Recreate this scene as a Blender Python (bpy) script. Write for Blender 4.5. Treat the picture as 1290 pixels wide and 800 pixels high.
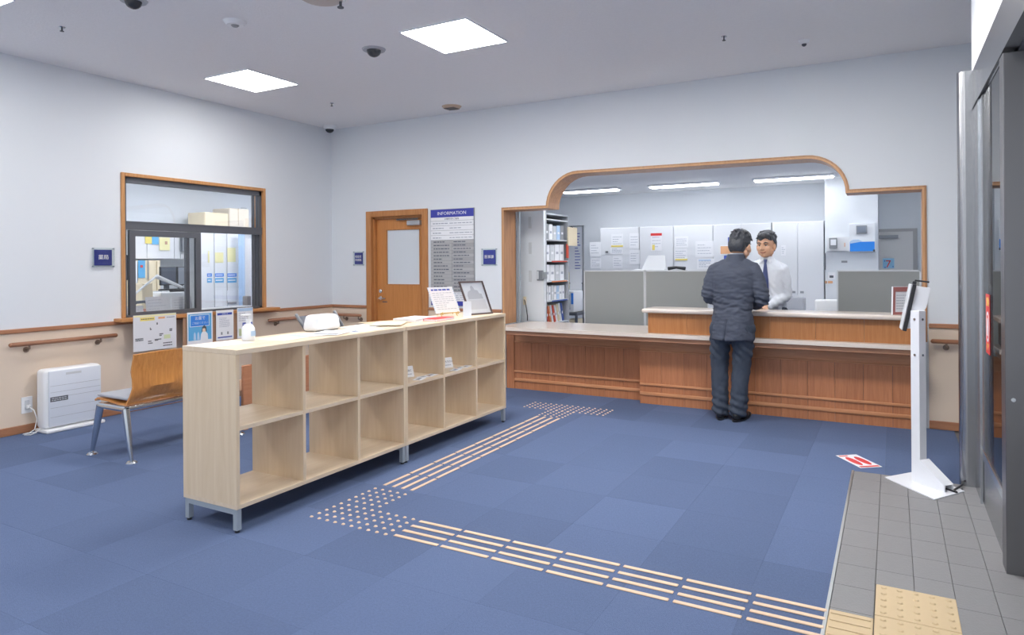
import bpy, bmesh, math, random
from mathutils import Vector, Matrix, noise
R = math.radians; PI = math.pi
random.seed(7)
SC = bpy.context.scene
for o in list(bpy.data.objects): bpy.data.objects.remove(o)
COL = SC.collection

# ---------------------------------------------------------------- camera, world, exposure
FPX, HY, YAW, ROLL, CH = 860.0, 331.5, R(29.1), R(0.4), 1.44
fw = Vector((-math.sin(YAW), math.cos(YAW), 0)); rt = Vector((math.cos(YAW), math.sin(YAW), 0)); up = Vector((0, 0, 1))
r2 = rt*math.cos(ROLL)-up*math.sin(ROLL); u2 = up*math.cos(ROLL)+rt*math.sin(ROLL)
cam = bpy.data.objects.new('camera', bpy.data.cameras.new('camera')); COL.objects.link(cam)
cam.data.sensor_fit = 'HORIZONTAL'; cam.data.sensor_width = 36; cam.data.lens = FPX/1290*36
cam.data.shift_y = (HY-400)/1290; cam.data.clip_start = .02
mw = Matrix.Identity(4)
for i, v in enumerate((r2, u2, -fw)):
    for j in range(3): mw[j][i] = v[j]
mw.translation = (0, 0, CH); cam.matrix_world = mw
SC.camera = cam
SC.view_settings.view_transform = 'Standard'; SC.view_settings.look = 'None'
SC.view_settings.exposure = 0.36; SC.view_settings.gamma = 1.0; SC.view_settings.use_curve_mapping = False
W = bpy.data.worlds.new('world'); SC.world = W; W.use_nodes = True
W.node_tree.nodes['Background'].inputs[0].default_value = (.90, .94, 1.0, 1)
W.node_tree.nodes['Background'].inputs[1].default_value = .8
PANEL_E, PANEL_SIDE, PANEL_NEAR, STRIP_E, PHARM_E = 43.0, 16.0, 15.0, 18.0, 14.0       # ceiling panels of the hall, strip lamps of the office

O = Vector((0, 0, CH))
def at(px, py, ax, val):
    """a point read off the photograph, on the real plane x|y|z = val"""
    d = fw+r2*((px-645)/FPX)+u2*((HY-py)/FPX); i = 'XYZ'.index(ax)
    return O+d*((val-O[i])/d[i])

# ---------------------------------------------------------------- materials
def lin(c):
    return tuple(((x/255)/12.92 if x/255 <= .04045 else ((x/255+.055)/1.055)**2.4) for x in c)
MATS = {}
def mat(name, c, rough=.5, metal=0, bump=0, bscale=200, var=0, vscale=3, emit=0, spec=.5, rand=0, alpha=None, stretch=(1,1,1), coat=0):
    if name in MATS: return MATS[name]
    m = bpy.data.materials.new(name); m.use_nodes = True; nt = m.node_tree; N = nt.nodes; L = nt.links
    b = N['Principled BSDF']; c = lin(c); b.inputs['Base Color'].default_value = (*c, 1)
    b.inputs['Roughness'].default_value = rough; b.inputs['Metallic'].default_value = metal
    b.inputs['Specular IOR Level'].default_value = spec; b.inputs['Coat Weight'].default_value = coat
    m.diffuse_color = (*c, 1)
    tc = N.new('ShaderNodeTexCoord'); mp = N.new('ShaderNodeMapping'); mp.inputs['Scale'].default_value = stretch
    L.new(tc.outputs['Object'], mp.inputs[0])
    if var or rand:
        hs = N.new('ShaderNodeHueSaturation'); hs.inputs['Color'].default_value = (*c, 1)
        mr = N.new('ShaderNodeMapRange'); mr.inputs[3].default_value = 1-var-rand; mr.inputs[4].default_value = 1+var+rand
        if var:
            n = N.new('ShaderNodeTexNoise'); n.inputs['Scale'].default_value = vscale; n.inputs['Detail'].default_value = 5
            L.new(mp.outputs[0], n.inputs['Vector'])
        if rand:
            oi = N.new('ShaderNodeObjectInfo')
            if var:
                a = N.new('ShaderNodeMix'); a.data_type = 'FLOAT'; a.inputs[0].default_value = rand/(rand+var)
                L.new(n.outputs[0], a.inputs[2]); L.new(oi.outputs['Random'], a.inputs[3]); L.new(a.outputs[0], mr.inputs[0])
            else: L.new(oi.outputs['Random'], mr.inputs[0])
        else: L.new(n.outputs[0], mr.inputs[0])
        L.new(mr.outputs[0], hs.inputs['Value']); L.new(hs.outputs[0], b.inputs['Base Color'])
    if bump:
        n2 = N.new('ShaderNodeTexNoise'); n2.inputs['Scale'].default_value = bscale; n2.inputs['Detail'].default_value = 3
        L.new(mp.outputs[0], n2.inputs['Vector']); bp = N.new('ShaderNodeBump'); bp.inputs['Strength'].default_value = bump
        bp.inputs['Distance'].default_value = .004
        L.new(n2.outputs[0], bp.inputs['Height']); L.new(bp.outputs[0], b.inputs['Normal'])
    if emit:
        b.inputs['Emission Color'].default_value = (*c, 1); b.inputs['Emission Strength'].default_value = emit
    MATS[name] = m; return m
def wood(name, c1, c2, axis='Z', scale=14, rough=.42, rand=.06, coat=0):
    if name in MATS: return MATS[name]
    m = mat(name, c1, rough, coat=coat); nt = m.node_tree; N = nt.nodes; L = nt.links; b = N['Principled BSDF']
    tc = N.new('ShaderNodeTexCoord'); mp = N.new('ShaderNodeMapping')
    s = [scale]*3; s['XYZ'.index(axis)] = scale*.06; mp.inputs['Scale'].default_value = s
    oi = N.new('ShaderNodeObjectInfo'); ad = N.new('ShaderNodeVectorMath'); ad.operation = 'ADD'
    mu = N.new('ShaderNodeMath'); mu.operation = 'MULTIPLY'; mu.inputs[1].default_value = 37; L.new(oi.outputs['Random'], mu.inputs[0])
    L.new(tc.outputs['Object'], ad.inputs[0]); L.new(mu.outputs[0], ad.inputs[1]); L.new(ad.outputs[0], mp.inputs[0])
    n = N.new('ShaderNodeTexNoise'); n.inputs['Scale'].default_value = 3; n.inputs['Detail'].default_value = 6; n.inputs['Roughness'].default_value = .65
    n.inputs['Distortion'].default_value = .6
    L.new(mp.outputs[0], n.inputs['Vector'])
    r = N.new('ShaderNodeValToRGB'); r.color_ramp.elements[0].position = .3; r.color_ramp.elements[1].position = .72
    r.color_ramp.elements[0].color = (*lin(c1), 1); r.color_ramp.elements[1].color = (*lin(c2), 1)
    L.new(n.outputs[0], r.inputs[0])
    hs = N.new('ShaderNodeHueSaturation'); mr = N.new('ShaderNodeMapRange'); mr.inputs[3].default_value = 1-rand; mr.inputs[4].default_value = 1+rand
    L.new(oi.outputs['Random'], mr.inputs[0]); L.new(mr.outputs[0], hs.inputs['Value']); L.new(r.outputs[0], hs.inputs['Color'])
    L.new(hs.outputs[0], b.inputs['Base Color'])
    return m
def glass_mat(name, tint=(1, 1, 1), ior=1.45, rough=0):
    if name in MATS: return MATS[name]
    m = bpy.data.materials.new(name); m.use_nodes = True; nt = m.node_tree; N = nt.nodes; L = nt.links
    N.remove(N['Principled BSDF']); out = N['Material Output']
    t = N.new('ShaderNodeBsdfTransparent'); t.inputs[0].default_value = (*tint, 1)
    g = N.new('ShaderNodeBsdfGlossy'); g.inputs['Roughness'].default_value = rough
    f = N.new('ShaderNodeFresnel'); f.inputs[0].default_value = ior
    mx = N.new('ShaderNodeMixShader'); L.new(f.outputs[0], mx.inputs[0]); L.new(t.outputs[0], mx.inputs[1]); L.new(g.outputs[0], mx.inputs[2])
    L.new(mx.outputs[0], out.inputs['Surface']); MATS[name] = m; return m

WALL = mat('wall paint', (224, 229, 235), .75, bump=.12, bscale=350)
CEIL = mat('rockwool ceiling', (238, 238, 240), .9, bump=.5, bscale=60, var=.03, vscale=30)
BEIGE = mat('beige wallpaper', (224, 206, 187), .75, bump=.1, bscale=300)
CARPET = mat('blue carpet', (98, 114, 148), .97, bump=1.0, bscale=260, var=.16, vscale=95, rand=.09, spec=.15)
TILE = mat('grey floor tile', (134, 134, 136), .45, bump=.25, bscale=120, var=.05, vscale=40, rand=.03)
GROUT = mat('grout', (122, 120, 120), .9)
YTILE = mat('beige tactile tile', (206, 184, 148), .6, var=.03, vscale=40)
TAC = mat('tactile bar beige', (226, 198, 170), .5)
CHERRY = wood('cherry veneer', (172, 110, 74), (198, 134, 94), 'Z', 16, .38, .05)
CHERRYX = wood('cherry veneer sideways', (166, 104, 66), (200, 140, 96), 'X', 16, .38, .02)
TRIMY = wood('brown trim lengthwise', (160, 108, 78), (184, 132, 98), 'Y', 14, .4, .02)
TRIMX = wood('brown trim sideways', (160, 108, 78), (184, 132, 98), 'X', 14, .4, .02)
OAKZ = wood('amber veneer', (190, 124, 66), (206, 142, 84), 'Z', 16, .38, .03)
OAKF = wood('amber frame', (172, 112, 62), (198, 140, 88), 'Z', 16, .4, .03)
MAPLE = wood('maple board', (220, 197, 164), (232, 212, 184), 'Z', 9, .5, .01)
MAPLEY = wood('maple board lengthwise', (219, 198, 170), (230, 212, 188), 'Y', 9, .45, .01)
PLY = wood('amber plywood', (196, 126, 62), (222, 156, 86), 'Z', 18, .32, .02, .3)
TOP = mat('pale stone worktop', (226, 214, 204), .22, var=.03, vscale=60, coat=.3)
STEEL = mat('brushed stainless steel', (170, 172, 176), .27, 1, bump=.03, bscale=90, stretch=(1, 1, 30))
CHROME = mat('polished aluminium', (205, 210, 216), .2, 1)
GREYM = mat('grey painted metal', (160, 170, 180), .45)
DARKAL = mat('dark bronze aluminium', (98, 101, 108), .45, .2)
WHITEP = mat('white plastic', (238, 240, 243), .35)
WHITEM = mat('white painted steel', (232, 235, 242), .35)
PAPER = mat('white paper', (238, 240, 245), .7)
LGREY = mat('light grey', (205, 209, 214), .5)
MGREY = mat('mid grey', (148, 152, 158), .5)
DGREY = mat('dark grey', (84, 88, 96), .5)
BLACK = mat('black plastic', (38, 40, 46), .4)
PART = mat('grey partition fabric', (150, 154, 154), .9, bump=.3, bscale=400)
INK = mat('dark ink', (92, 98, 114), .8)
INKL = mat('pale ink', (172, 178, 192), .8)
BLUE = mat('sign blue', (58, 66, 168), .35)
BLUEI = mat('blue ink', (70, 92, 184), .7)
SKY = mat('sky blue print', (98, 176, 226), .6)
SKYD = mat('strong blue print', (62, 136, 228), .6)
PALEB = mat('pale blue print', (186, 212, 240), .6)
YEL = mat('yellow print', (240, 222, 120), .6)
PYEL = mat('pale yellow print', (240, 234, 180), .6)
ORAN = mat('orange print', (232, 176, 132), .6)
GREENP = mat('pale green print', (206, 216, 176), .6)
RED = mat('red print', (222, 66, 66), .55)
CREAM = mat('cream card', (236, 222, 192), .7)
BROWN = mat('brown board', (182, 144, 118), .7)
SEATG = mat('grey seat vinyl', (168, 172, 182), .5)
SKIN = mat('skin', (222, 176, 146), .5, var=.03, vscale=20)
LIP = mat('lips', (178, 112, 98), .5)
HAIR = mat('black hair', (50, 54, 62), .42, bump=1.0, bscale=130, stretch=(1, 1, .35), spec=.7)
SUIT = mat('charcoal suit cloth', (76, 82, 97), .88, bump=.3, bscale=500, var=.07, vscale=240)
TROU = mat('charcoal trouser cloth', (64, 73, 88), .85, bump=.3, bscale=500)
SHIRT = mat('white shirt cloth', (222, 229, 240), .8, bump=.15, bscale=300)
NAVY = mat('navy tie', (58, 72, 122), .5)
SHOE = mat('black leather', (30, 32, 38), .3)
GLASS = glass_mat('clear window glass', (.985, .99, 1), 1.45)
GLASSD = glass_mat('entrance glass', (.9, .93, .95), 1.75)
FROST = mat('frosted glass', (214, 222, 230), .5)
EMP = mat('lit diffuser', (255, 252, 248), .5, emit=PANEL_E)
EMP2 = mat('lit diffuser dimmed', (255, 252, 248), .5, emit=PANEL_SIDE)
EMP3 = mat('lit diffuser dim', (255, 252, 248), .5, emit=PANEL_NEAR)
EMS = mat('lit strip lamp', (250, 252, 255), .5, emit=STRIP_E)
MESHF = mat('grey mesh fabric', (160, 168, 182), .9, bump=.6, bscale=300)
ACRYL = mat('frosted acrylic', (226, 230, 236), .25)
GOLD = mat('gold easel wire', (216, 176, 96), .35, .6)
BINRED = mat('red binder', (206, 74, 48), .5); BINBLUE = mat('blue binder', (64, 92, 168), .5); BINOR = mat('orange binder', (226, 140, 84), .5)
SCR = mat('lcd screen', (132, 142, 158), .3)

# ---------------------------------------------------------------- object helpers
def wm(o):
    m = o.matrix_basis.copy()
    return wm(o.parent) @ m if o.parent else m
def props(o, label=None, cat=None, group=None, kind=None):
    if label: o['label'] = label
    if cat: o['category'] = cat
    if group: o['group'] = group
    if kind: o['kind'] = kind
    return o
def thing(name, label, cat, loc=(0, 0, 0), rz=0, group=None, kind=None):
    o = bpy.data.objects.new(name, None); COL.objects.link(o); o.empty_display_size = .1
    o.location = loc; o.rotation_euler = (0, 0, rz); o.matrix_basis = Matrix.Translation(loc) @ Matrix.Rotation(rz, 4, 'Z')
    return props(o, label, cat, group, kind)
def finish(name, me, m, parent=None, smooth=False, origin=None):
    """me is in world coordinates"""
    me.name = name
    inv = wm(parent).inverted() if parent else Matrix.Identity(4)
    me.transform(inv)
    if origin is None:
        if len(me.vertices):
            xs = [v.co.x for v in me.vertices]; ys = [v.co.y for v in me.vertices]; zs = [v.co.z for v in me.vertices]
            org = Vector(((min(xs)+max(xs))/2, (min(ys)+max(ys))/2, min(zs)))
        else: org = Vector()
    else: org = inv @ Vector(origin)
    me.transform(Matrix.Translation(-org))
    if m and not me.materials: me.materials.append(m)
    if smooth:
        for p in me.polygons: p.use_smooth = True
    o = bpy.data.objects.new(name, me); COL.objects.link(o)
    if parent: o.parent = parent
    o.location = org; o.matrix_basis = Matrix.Translation(org)
    return o
class B:
    def __init__(s): s.bm = bmesh.new(); s.M = Matrix.Identity(4)
    def box(s, x0, x1, y0, y1, z0, z1, bev=0, seg=1):
        r = bmesh.ops.create_cube(s.bm, size=1)
        vs = r['verts']
        for v in vs: v.co = Vector(((x0+x1)/2+v.co.x*abs(x1-x0), (y0+y1)/2+v.co.y*abs(y1-y0), (z0+z1)/2+v.co.z*abs(z1-z0)))
        if bev:
            es = list({e for v in vs for e in v.link_edges})
            rr = bmesh.ops.bevel(s.bm, geom=es, offset=bev, segments=seg, affect='EDGES', profile=.5)
            vs = list({v for f in rr['faces'] for v in f.verts} | {v for v in vs if v.is_valid})
        for v in vs: v.co = s.M @ v.co
        return s
    def cone(s, p0, p1, r0, r1=None, n=12, cap=True):
        r1 = r0 if r1 is None else r1; p0 = Vector(p0); p1 = Vector(p1); d = (p1-p0)
        q = d.to_track_quat('Z', 'Y').to_matrix().to_4x4()
        r = bmesh.ops.create_cone(s.bm, cap_ends=cap, segments=n, radius1=r0, radius2=r1, depth=d.length)
        T = s.M @ Matrix.Translation((p0+p1)/2) @ q
        for v in r['verts']: v.co = T @ v.co
        return s
    def sph(s, c, rx, ry=None, rz=None, n=12, rot=None):
        ry = ry or rx; rz = rz or rx
        r = bmesh.ops.create_uvsphere(s.bm, u_segments=n*2, v_segments=n, radius=1)
        T = s.M @ Matrix.Translation(c) @ (rot.to_4x4() if rot else Matrix.Identity(4)) @ Matrix.Diagonal((rx, ry, rz, 1))
        for v in r['verts']: v.co = T @ v.co
        return s
    def tube(s, pts, r, n=8, cap=True):
        """tube through pts; r number or list"""
        pts = [Vector(p) for p in pts]; rs = r if isinstance(r, (list, tuple)) else [r]*len(pts)
        rings = []; prev = None
        for i, p in enumerate(pts):
            d = (pts[min(i+1, len(pts)-1)]-pts[max(i-1, 0)]).normalized()
            if prev is None:
                a = d.orthogonal().normalized()
            else:
                a = (prev-d*prev.dot(d)).normalized()
            prev = a; b = d.cross(a)
            rings.append([s.bm.verts.new(s.M @ (p+(a*math.cos(2*PI*k/n)+b*math.sin(2*PI*k/n))*rs[i])) for k in range(n)])
        for i in range(len(rings)-1):
            for k in range(n): s.bm.faces.new((rings[i][k], rings[i][(k+1) % n], rings[i+1][(k+1) % n], rings[i+1][k]))
        if cap:
            s.bm.faces.new(rings[0][::-1]); s.bm.faces.new(rings[-1])
        return s
    def loft(s, rings, n=24, cap=True):
        """rings: (centre, rx, ry[, rotz]) horizontal ellipses"""
        R_ = []
        for g in rings:
            c = Vector(g[0]); a = g[3] if len(g) > 3 else 0
            ring = []
            for k in range(n):
                t = 2*PI*k/n; x = g[1]*math.cos(t); y = g[2]*math.sin(t)
                ring.append(s.bm.verts.new(s.M @ (c+Vector((x*math.cos(a)-y*math.sin(a), x*math.sin(a)+y*math.cos(a), 0)))))
            R_.append(ring)
        for i in range(len(R_)-1):
            for k in range(n): s.bm.faces.new((R_[i][k], R_[i][(k+1) % n], R_[i+1][(k+1) % n], R_[i+1][k]))
        if cap:
            s.bm.faces.new(R_[0][::-1]); s.bm.faces.new(R_[-1])
        return s
    def prism(s, poly, vec):
        """poly: list of 3D points; extruded by vec"""
        vec = Vector(vec); a = [s.bm.verts.new(s.M @ Vector(p)) for p in poly]; b = [s.bm.verts.new(s.M @ (Vector(p)+vec)) for p in poly]
        f1 = s.bm.faces.new(a[::-1]); f2 = s.bm.faces.new(b); n = len(poly)
        for k in range(n): s.bm.faces.new((a[k], a[(k+1) % n], b[(k+1) % n], b[k]))
        if n > 4: bmesh.ops.triangulate(s.bm, faces=[f1, f2])
        return s
    def quad(s, *p):
        s.bm.faces.new([s.bm.verts.new(s.M @ Vector(q)) for q in p]); return s
    def mesh(s):
        bmesh.ops.recalc_face_normals(s.bm, faces=s.bm.faces)
        me = bpy.data.meshes.new('m'); s.bm.to_mesh(me); s.bm.free(); return me
    def build(s, name, m, parent=None, smooth=False, **k):
        o = finish(name, s.mesh(), m, parent, smooth)
        if k: props(o, k.get('label'), k.get('cat'), k.get('group'), k.get('kind'))
        if smooth == 'auto':
            o.data.set_sharp_from_angle(angle=R(35))
        return o
def bx(name, m, parent, x0, x1, y0, y1, z0, z1, bev=0, seg=1, **k):
    return B().box(x0, x1, y0, y1, z0, z1, bev, seg).build(name, m, parent, **k)
def remesh(b, voxel, smooth=4, disp=None):
    """fuse overlapping shapes into one continuous skin"""
    me = b.mesh() if isinstance(b, B) else b
    o = bpy.data.objects.new('tmp', me); COL.objects.link(o)
    md = o.modifiers.new('r', 'REMESH'); md.mode = 'VOXEL'; md.voxel_size = voxel
    if smooth:
        s = o.modifiers.new('s', 'SMOOTH'); s.factor = .5; s.iterations = smooth
    dg = bpy.context.evaluated_depsgraph_get()
    out = bpy.data.meshes.new_from_object(o.evaluated_get(dg))
    bpy.data.objects.remove(o)
    if disp:
        ns = [v.normal.copy() for v in out.vertices]
        for v, n in zip(out.vertices, ns): v.co += n*disp(v.co)
    for p in out.polygons: p.use_smooth = True
    return out

# flat printed things: a local frame u (right), v (up), n (towards viewer)
class Face:
    def __init__(s, o, u, v):
        s.o = Vector(o); s.u = Vector(u).normalized(); s.v = Vector(v).normalized(); s.n = s.u.cross(s.v).normalized()
    def p(s, a, b, c=0): return s.o+s.u*a+s.v*b+s.n*c
    def slab(s, B_, a0, a1, b0, b1, c0, c1):
        B_.prism([s.p(a0, b0, c0), s.p(a1, b0, c0), s.p(a1, b1, c0), s.p(a0, b1, c0)], s.n*(c1-c0)); return B_
    def rect(s, name, m, parent, a0, a1, b0, b1, c0=0, c1=.002, **k):
        return s.slab(B(), a0, a1, b0, b1, c0, c1).build(name, m, parent, **k)
    def poly(s, name, m, parent, pts, c0, c1, **k):
        return B().prism([s.p(a, b, c0) for a, b in pts], s.n*(c1-c0)).build(name, m, parent, **k)
    def text(s, txt, size, a, b, m, parent, c=.0025, name='lettering', align='CENTER', ext=.0006, sx=1, **k):
        cu = bpy.data.curves.new('t', 'FONT'); cu.body = txt; cu.size = size; cu.align_x = align; cu.align_y = 'CENTER'; cu.extrude = ext; cu.resolution_u = 2
        t = bpy.data.objects.new('t', cu); COL.objects.link(t)
        me = bpy.data.meshes.new_from_object(t.evaluated_get(bpy.context.evaluated_depsgraph_get()))
        bpy.data.objects.remove(t); bpy.data.curves.remove(cu)
        M = Matrix.Identity(4)
        for i, v in enumerate((s.u*sx, s.v, s.n)):
            for j in range(3): M[j][i] = v[j]
        M.translation = s.p(a, b, c); me.transform(M); me.materials.clear()
        o = finish(name, me, m, parent); props(o, k.get('label')); return o
    def lines(s, name, m, parent, a0, a1, b0, b1, n, th=.004, c=.002, gaps=True, rnd=None):
        """rows of small print as broken dashes, one mesh"""
        rr = rnd or random.Random(int(abs(a0*977+b0*131+n*7)*10) + 3); b = B()
        for i in range(n):
            y = b1-(b1-b0)*(i+.5)/n; x = a0; e = a1-(a1-a0)*rr.choice((0, 0, .1, .3, .45))
            while x < e-.002:
                w = rr.uniform(.4, 1)*(a1-a0)*.22 if gaps else e-x
                w = min(w, e-x); s.slab(b, x, x+w, y-th/2, y+th/2, c, c+.0006); x += w+(a1-a0)*.035
        return b.build(name, m, parent)
FB = lambda x, y, z: Face((x, y, z), (1, 0, 0), (0, 0, 1))           # faces -Y
FL = lambda x, y, z: Face((x, y, z), (0, 1, 0), (0, 0, 1))           # faces +X
def copy_tree(o, label=None, loc=None, rz=None):
    c = o.copy(); COL.objects.link(c)
    for ch in [x for x in bpy.data.objects if x.parent == o]:
        d = ch.copy(); COL.objects.link(d); d.parent = c
        for g in [x for x in bpy.data.objects if x.parent == ch]:
            e = g.copy(); COL.objects.link(e); e.parent = d
    if loc is not None: c.location = loc
    if rz is not None: c.rotation_euler = (0, 0, rz)
    if label: c['label'] = label
    return c

XL, YB, CZ, XR = -6.574, 6.84, 3.25, .45
OZ, OY = 2.55, 10.6        # office ceiling and back wall

# ================================================================ SETTING
floor = B().box(XL-3.3, 2.2, -1.6, OY+.2, -.12, -.012).build('floor', GROUT, kind='structure')
# carpet tiles (0.5 m), cut around the entrance tiling
full = None; GX, GY = -2.55, 2.45
i0, i1, j0, j1 = -9, 6, -8, 9
for i in range(i0, i1):
    for j in range(j0, j1):
        x0, y0 = GX+.5*i, GY+.5*j; x1, y1 = x0+.5, y0+.5
        X0, X1, Y0, Y1 = max(x0, XL), min(x1, 1.0), max(y0, -1.5), min(y1, 6.88)
        if X1-X0 < .01 or Y1-Y0 < .01: continue
        rects = []
        ex, ey = -.25, 5.225
        if X0 >= ex and Y1 <= ey: continue
        if X1 > ex and Y0 < ey:
            if X0 < ex: rects.append((X0, ex, Y0, Y1))
            if Y1 > ey: rects.append((max(X0, ex), X1, ey, Y1))
        else: rects.append((X0, X1, Y0, Y1))
        for (a, b_, c_, d_) in rects:
            whole = abs(b_-a-.5) < 1e-6 and abs(d_-c_-.5) < 1e-6
            if whole and full:
                o = bpy.data.objects.new('carpet_tile', full); COL.objects.link(o); o.parent = floor
                o.location = Vector((a+.25, c_+.25, -.012))-floor.location
            else:
                o = bx('carpet_tile', CARPET, floor, a+.0004, b_-.0004, c_+.0004, d_-.0004, -.012, 0)
                if whole: full = o.data
# office floor
bx('floor_covering', CARPET, floor, XL-3.2, 2.1, 6.885, OY+.1, -.012, 0)
bx('floor_covering', mat('pale vinyl floor', (200, 200, 198), .5), floor, XL-3.2, XL-.2, -.5, 6.84, -.012, 0)
# entrance tiling
px_, py_ = .15, .24; tfull = None
xs = [-.235, -.073]+[-.073+.15*k for k in range(1, 10)]
ys = [5.22]+[5.04-.24*k for k in range(0, 22)]
def in_yellow(a, b, c, d): return (c < 3.44 and d > 2.78 and a < .23 and b > -.24)
for i in range(len(xs)-1):
    for j in range(len(ys)-1):
        a, b_, d_, c_ = xs[i], xs[i+1], ys[j], ys[j+1]
        if d_ < 2.3: continue
        lim = 3.10 if a < -.2 else 3.437
        if a < .225 and c_ < lim:
            if d_ > lim+.01: c_ = lim
            else: continue
        key = (round(b_-a, 3), round(d_-c_, 3))
        if key == (.15, .24) and tfull:
            o = bpy.data.objects.new('floor_tile', tfull); COL.objects.link(o); o.parent = floor; o.location = Vector(((a+b_)/2, (c_+d_)/2, -.012))-floor.location
        else:
            o = B().box(a+.001, b_-.001, c_+.001, d_-.001, -.012, .001, .0006).build('floor_tile', TILE, floor)
            if key == (.15, .24): tfull = o.data
bx('entrance_floor', TILE, floor, -.235, 1.3, -1.5, 2.28, -.012, .001)
bx('edge_strip', mat('metal edging', (190, 192, 192), .35, .8), floor, -.25, -.2365, -1.5, 5.225, -.012, .0035)
# beige tactile tiles by the entrance
for k, y in enumerate((3.285, 2.98, 2.675)):
    t = B().box(-.07, .228, y-.15, y+.15, -.012, .003, .002).build('tactile_tile', YTILE, floor)
    b = B()
    for a in range(5):
        for c in range(5): b.cone((-.07+.03+.06*a, y-.12+.06*c, .003), (-.07+.03+.06*a, y-.12+.06*c, .0075), .0125, .008, 10)
    b.build('tactile_stud', YTILE, t, kind='stuff')
for y in (2.95, 2.65):
    t = B().box(-.2345, -.0735, y-.148, y+.148, -.012, .003, .002).build('tactile_tile', YTILE, floor)
    b = B()
    for a in range(5): b.box(-.228, -.08, y-.13+.06*a, y-.11+.06*a, .003, .007, .002)
    b.build('tactile_ridge', YTILE, t, kind='stuff')
# tactile bars and dots on the carpet
bar = None
def add_bar(x, y, ang, sx=1):
    global bar
    if bar is None:
        o = B().box(-.14, .14, -.0125, .0125, 0, .005, .003).build('tactile_bar', TAC, floor); bar = o.data
    else:
        o = bpy.data.objects.new('tactile_bar', bar); COL.objects.link(o); o.parent = floor
    o.location = Vector((x, y, 0))-floor.location; o.rotation_euler = (0, 0, ang); o.scale = (sx, 1, 1)
for k in range(7):
    for r_ in range(4): add_bar(-2.175+.299*k, 2.857+.073*r_, 0)
for k in range(8):
    for r_ in range(4): add_bar(-2.892+.073*r_-.003*k, 3.60+.2835*k, PI/2, .945)
dot = None
def dots(x, y):
    global dot
    for a in range(5):
        for c in range(5):
            if dot is None:
                o = B().cone((0, 0, 0), (0, 0, .005), .0115, .007, 10).build('tactile_dot', TAC, floor); dot = o.data
            else:
                o = bpy.data.objects.new('tactile_dot', dot); COL.objects.link(o); o.parent = floor
            o.location = Vector((x+.03+.06*a, y+.03+.06*c, 0))-floor.location
for p in ((-2.935, 2.815), (-2.935, 3.125), (-2.635, 2.815), (-2.955, 5.74), (-3.255, 6.0), (-2.955, 6.0), (-2.655, 6.0)): dots(*p)

ceiling = bx('ceiling', CEIL, None, XL-.25, 2.2, -1.6, YB+.3, CZ, CZ+.1, kind='structure')
# back wall: one slab with notches for the door and the counter opening
def arc(cx, cz, r, a0, a1, n=10): return [(cx+r*math.cos(R(a0+(a1-a0)*k/n)), cz+r*math.sin(R(a0+(a1-a0)*k/n))) for k in range(n+1)]
AR = arc(-2.98, 2.055, .36, 180, 90); AR2 = arc(-.69, 2.055, .335, 90, 0)
TH = .26
edge = [(XL-.2, 0), (-5.90, 0), (-5.90, 2.06), (-5.05, 2.06), (-5.05, 0), (-3.91, 0), (-3.91, 2.055), (-3.34, 2.055)]+AR[1:]+AR2+[(.235, 2.055), (.235, 0), (2.1, 0)]
b = B()
for (xa, za), (xb, zb) in zip(edge, edge[1:]):
    if xb-xa > 1e-4: b.prism([(xa, YB, za), (xb, YB, zb), (xb, YB, CZ), (xa, YB, CZ)], (0, TH, 0))
b.build('wall_back', WALL, kind='structure')
# left wall with the pharmacy window
WY0, WY1, WZ0, WZ1 = 3.995, 5.69, .93, 2.325
b = B(); t_ = .16
b.box(XL-t_, XL, -1.5, WY0, 0, CZ).box(XL-t_, XL, WY1, YB, 0, CZ).box(XL-t_, XL, WY0, WY1, 0, WZ0).box(XL-t_, XL, WY0, WY1, WZ1, CZ)
b.build('wall_left', WALL, kind='structure')
bx('wall_right', WALL, None, XR, XR+.5, -1.5, 5.22, 2.63, CZ, kind='structure')
bx('wall_side', WALL, None, 2.1, 2.2, -1.5, YB, 0, CZ, kind='structure')
# wainscot, caps, baseboards
def wains(x0, x1): bx('trim_1', BEIGE, None, x0, x1, YB-.006, YB, .0, .865, kind='structure')
bx('trim_1', BEIGE, None, XL, XL+.006, -1.5, YB, 0, .875, kind='structure')
wains(XL, -5.965); wains(-4.985, -3.945); wains(.27, 2.0)
def cap(n, m, a): return B().box(*a, .006, 2).build(n, m, kind='structure')
cap('trim_2', TRIMY, (XL, XL+.022, -1.5, YB, .868, .905)); cap('trim_2', TRIMX, (XL, -5.965, YB-.022, YB, .868, .905))
cap('trim_2', TRIMX, (-4.985, -3.945, YB-.022, YB, .868, .905)); cap('trim_2', TRIMX, (.27, 2.0, YB-.022, YB, .862, .9))
cap('baseboard_left', TRIMY, (XL, XL+.014, -1.5, YB, 0, .072)); cap('baseboard_back', TRIMX, (XL, -5.965, YB-.014, YB, 0, .072))
cap('baseboard_back', TRIMX, (-4.985, -3.945, YB-.014, YB, 0, .072)); cap('baseboard_back', TRIMX, (.27, 2.0, YB-.014, YB, 0, .072))
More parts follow.
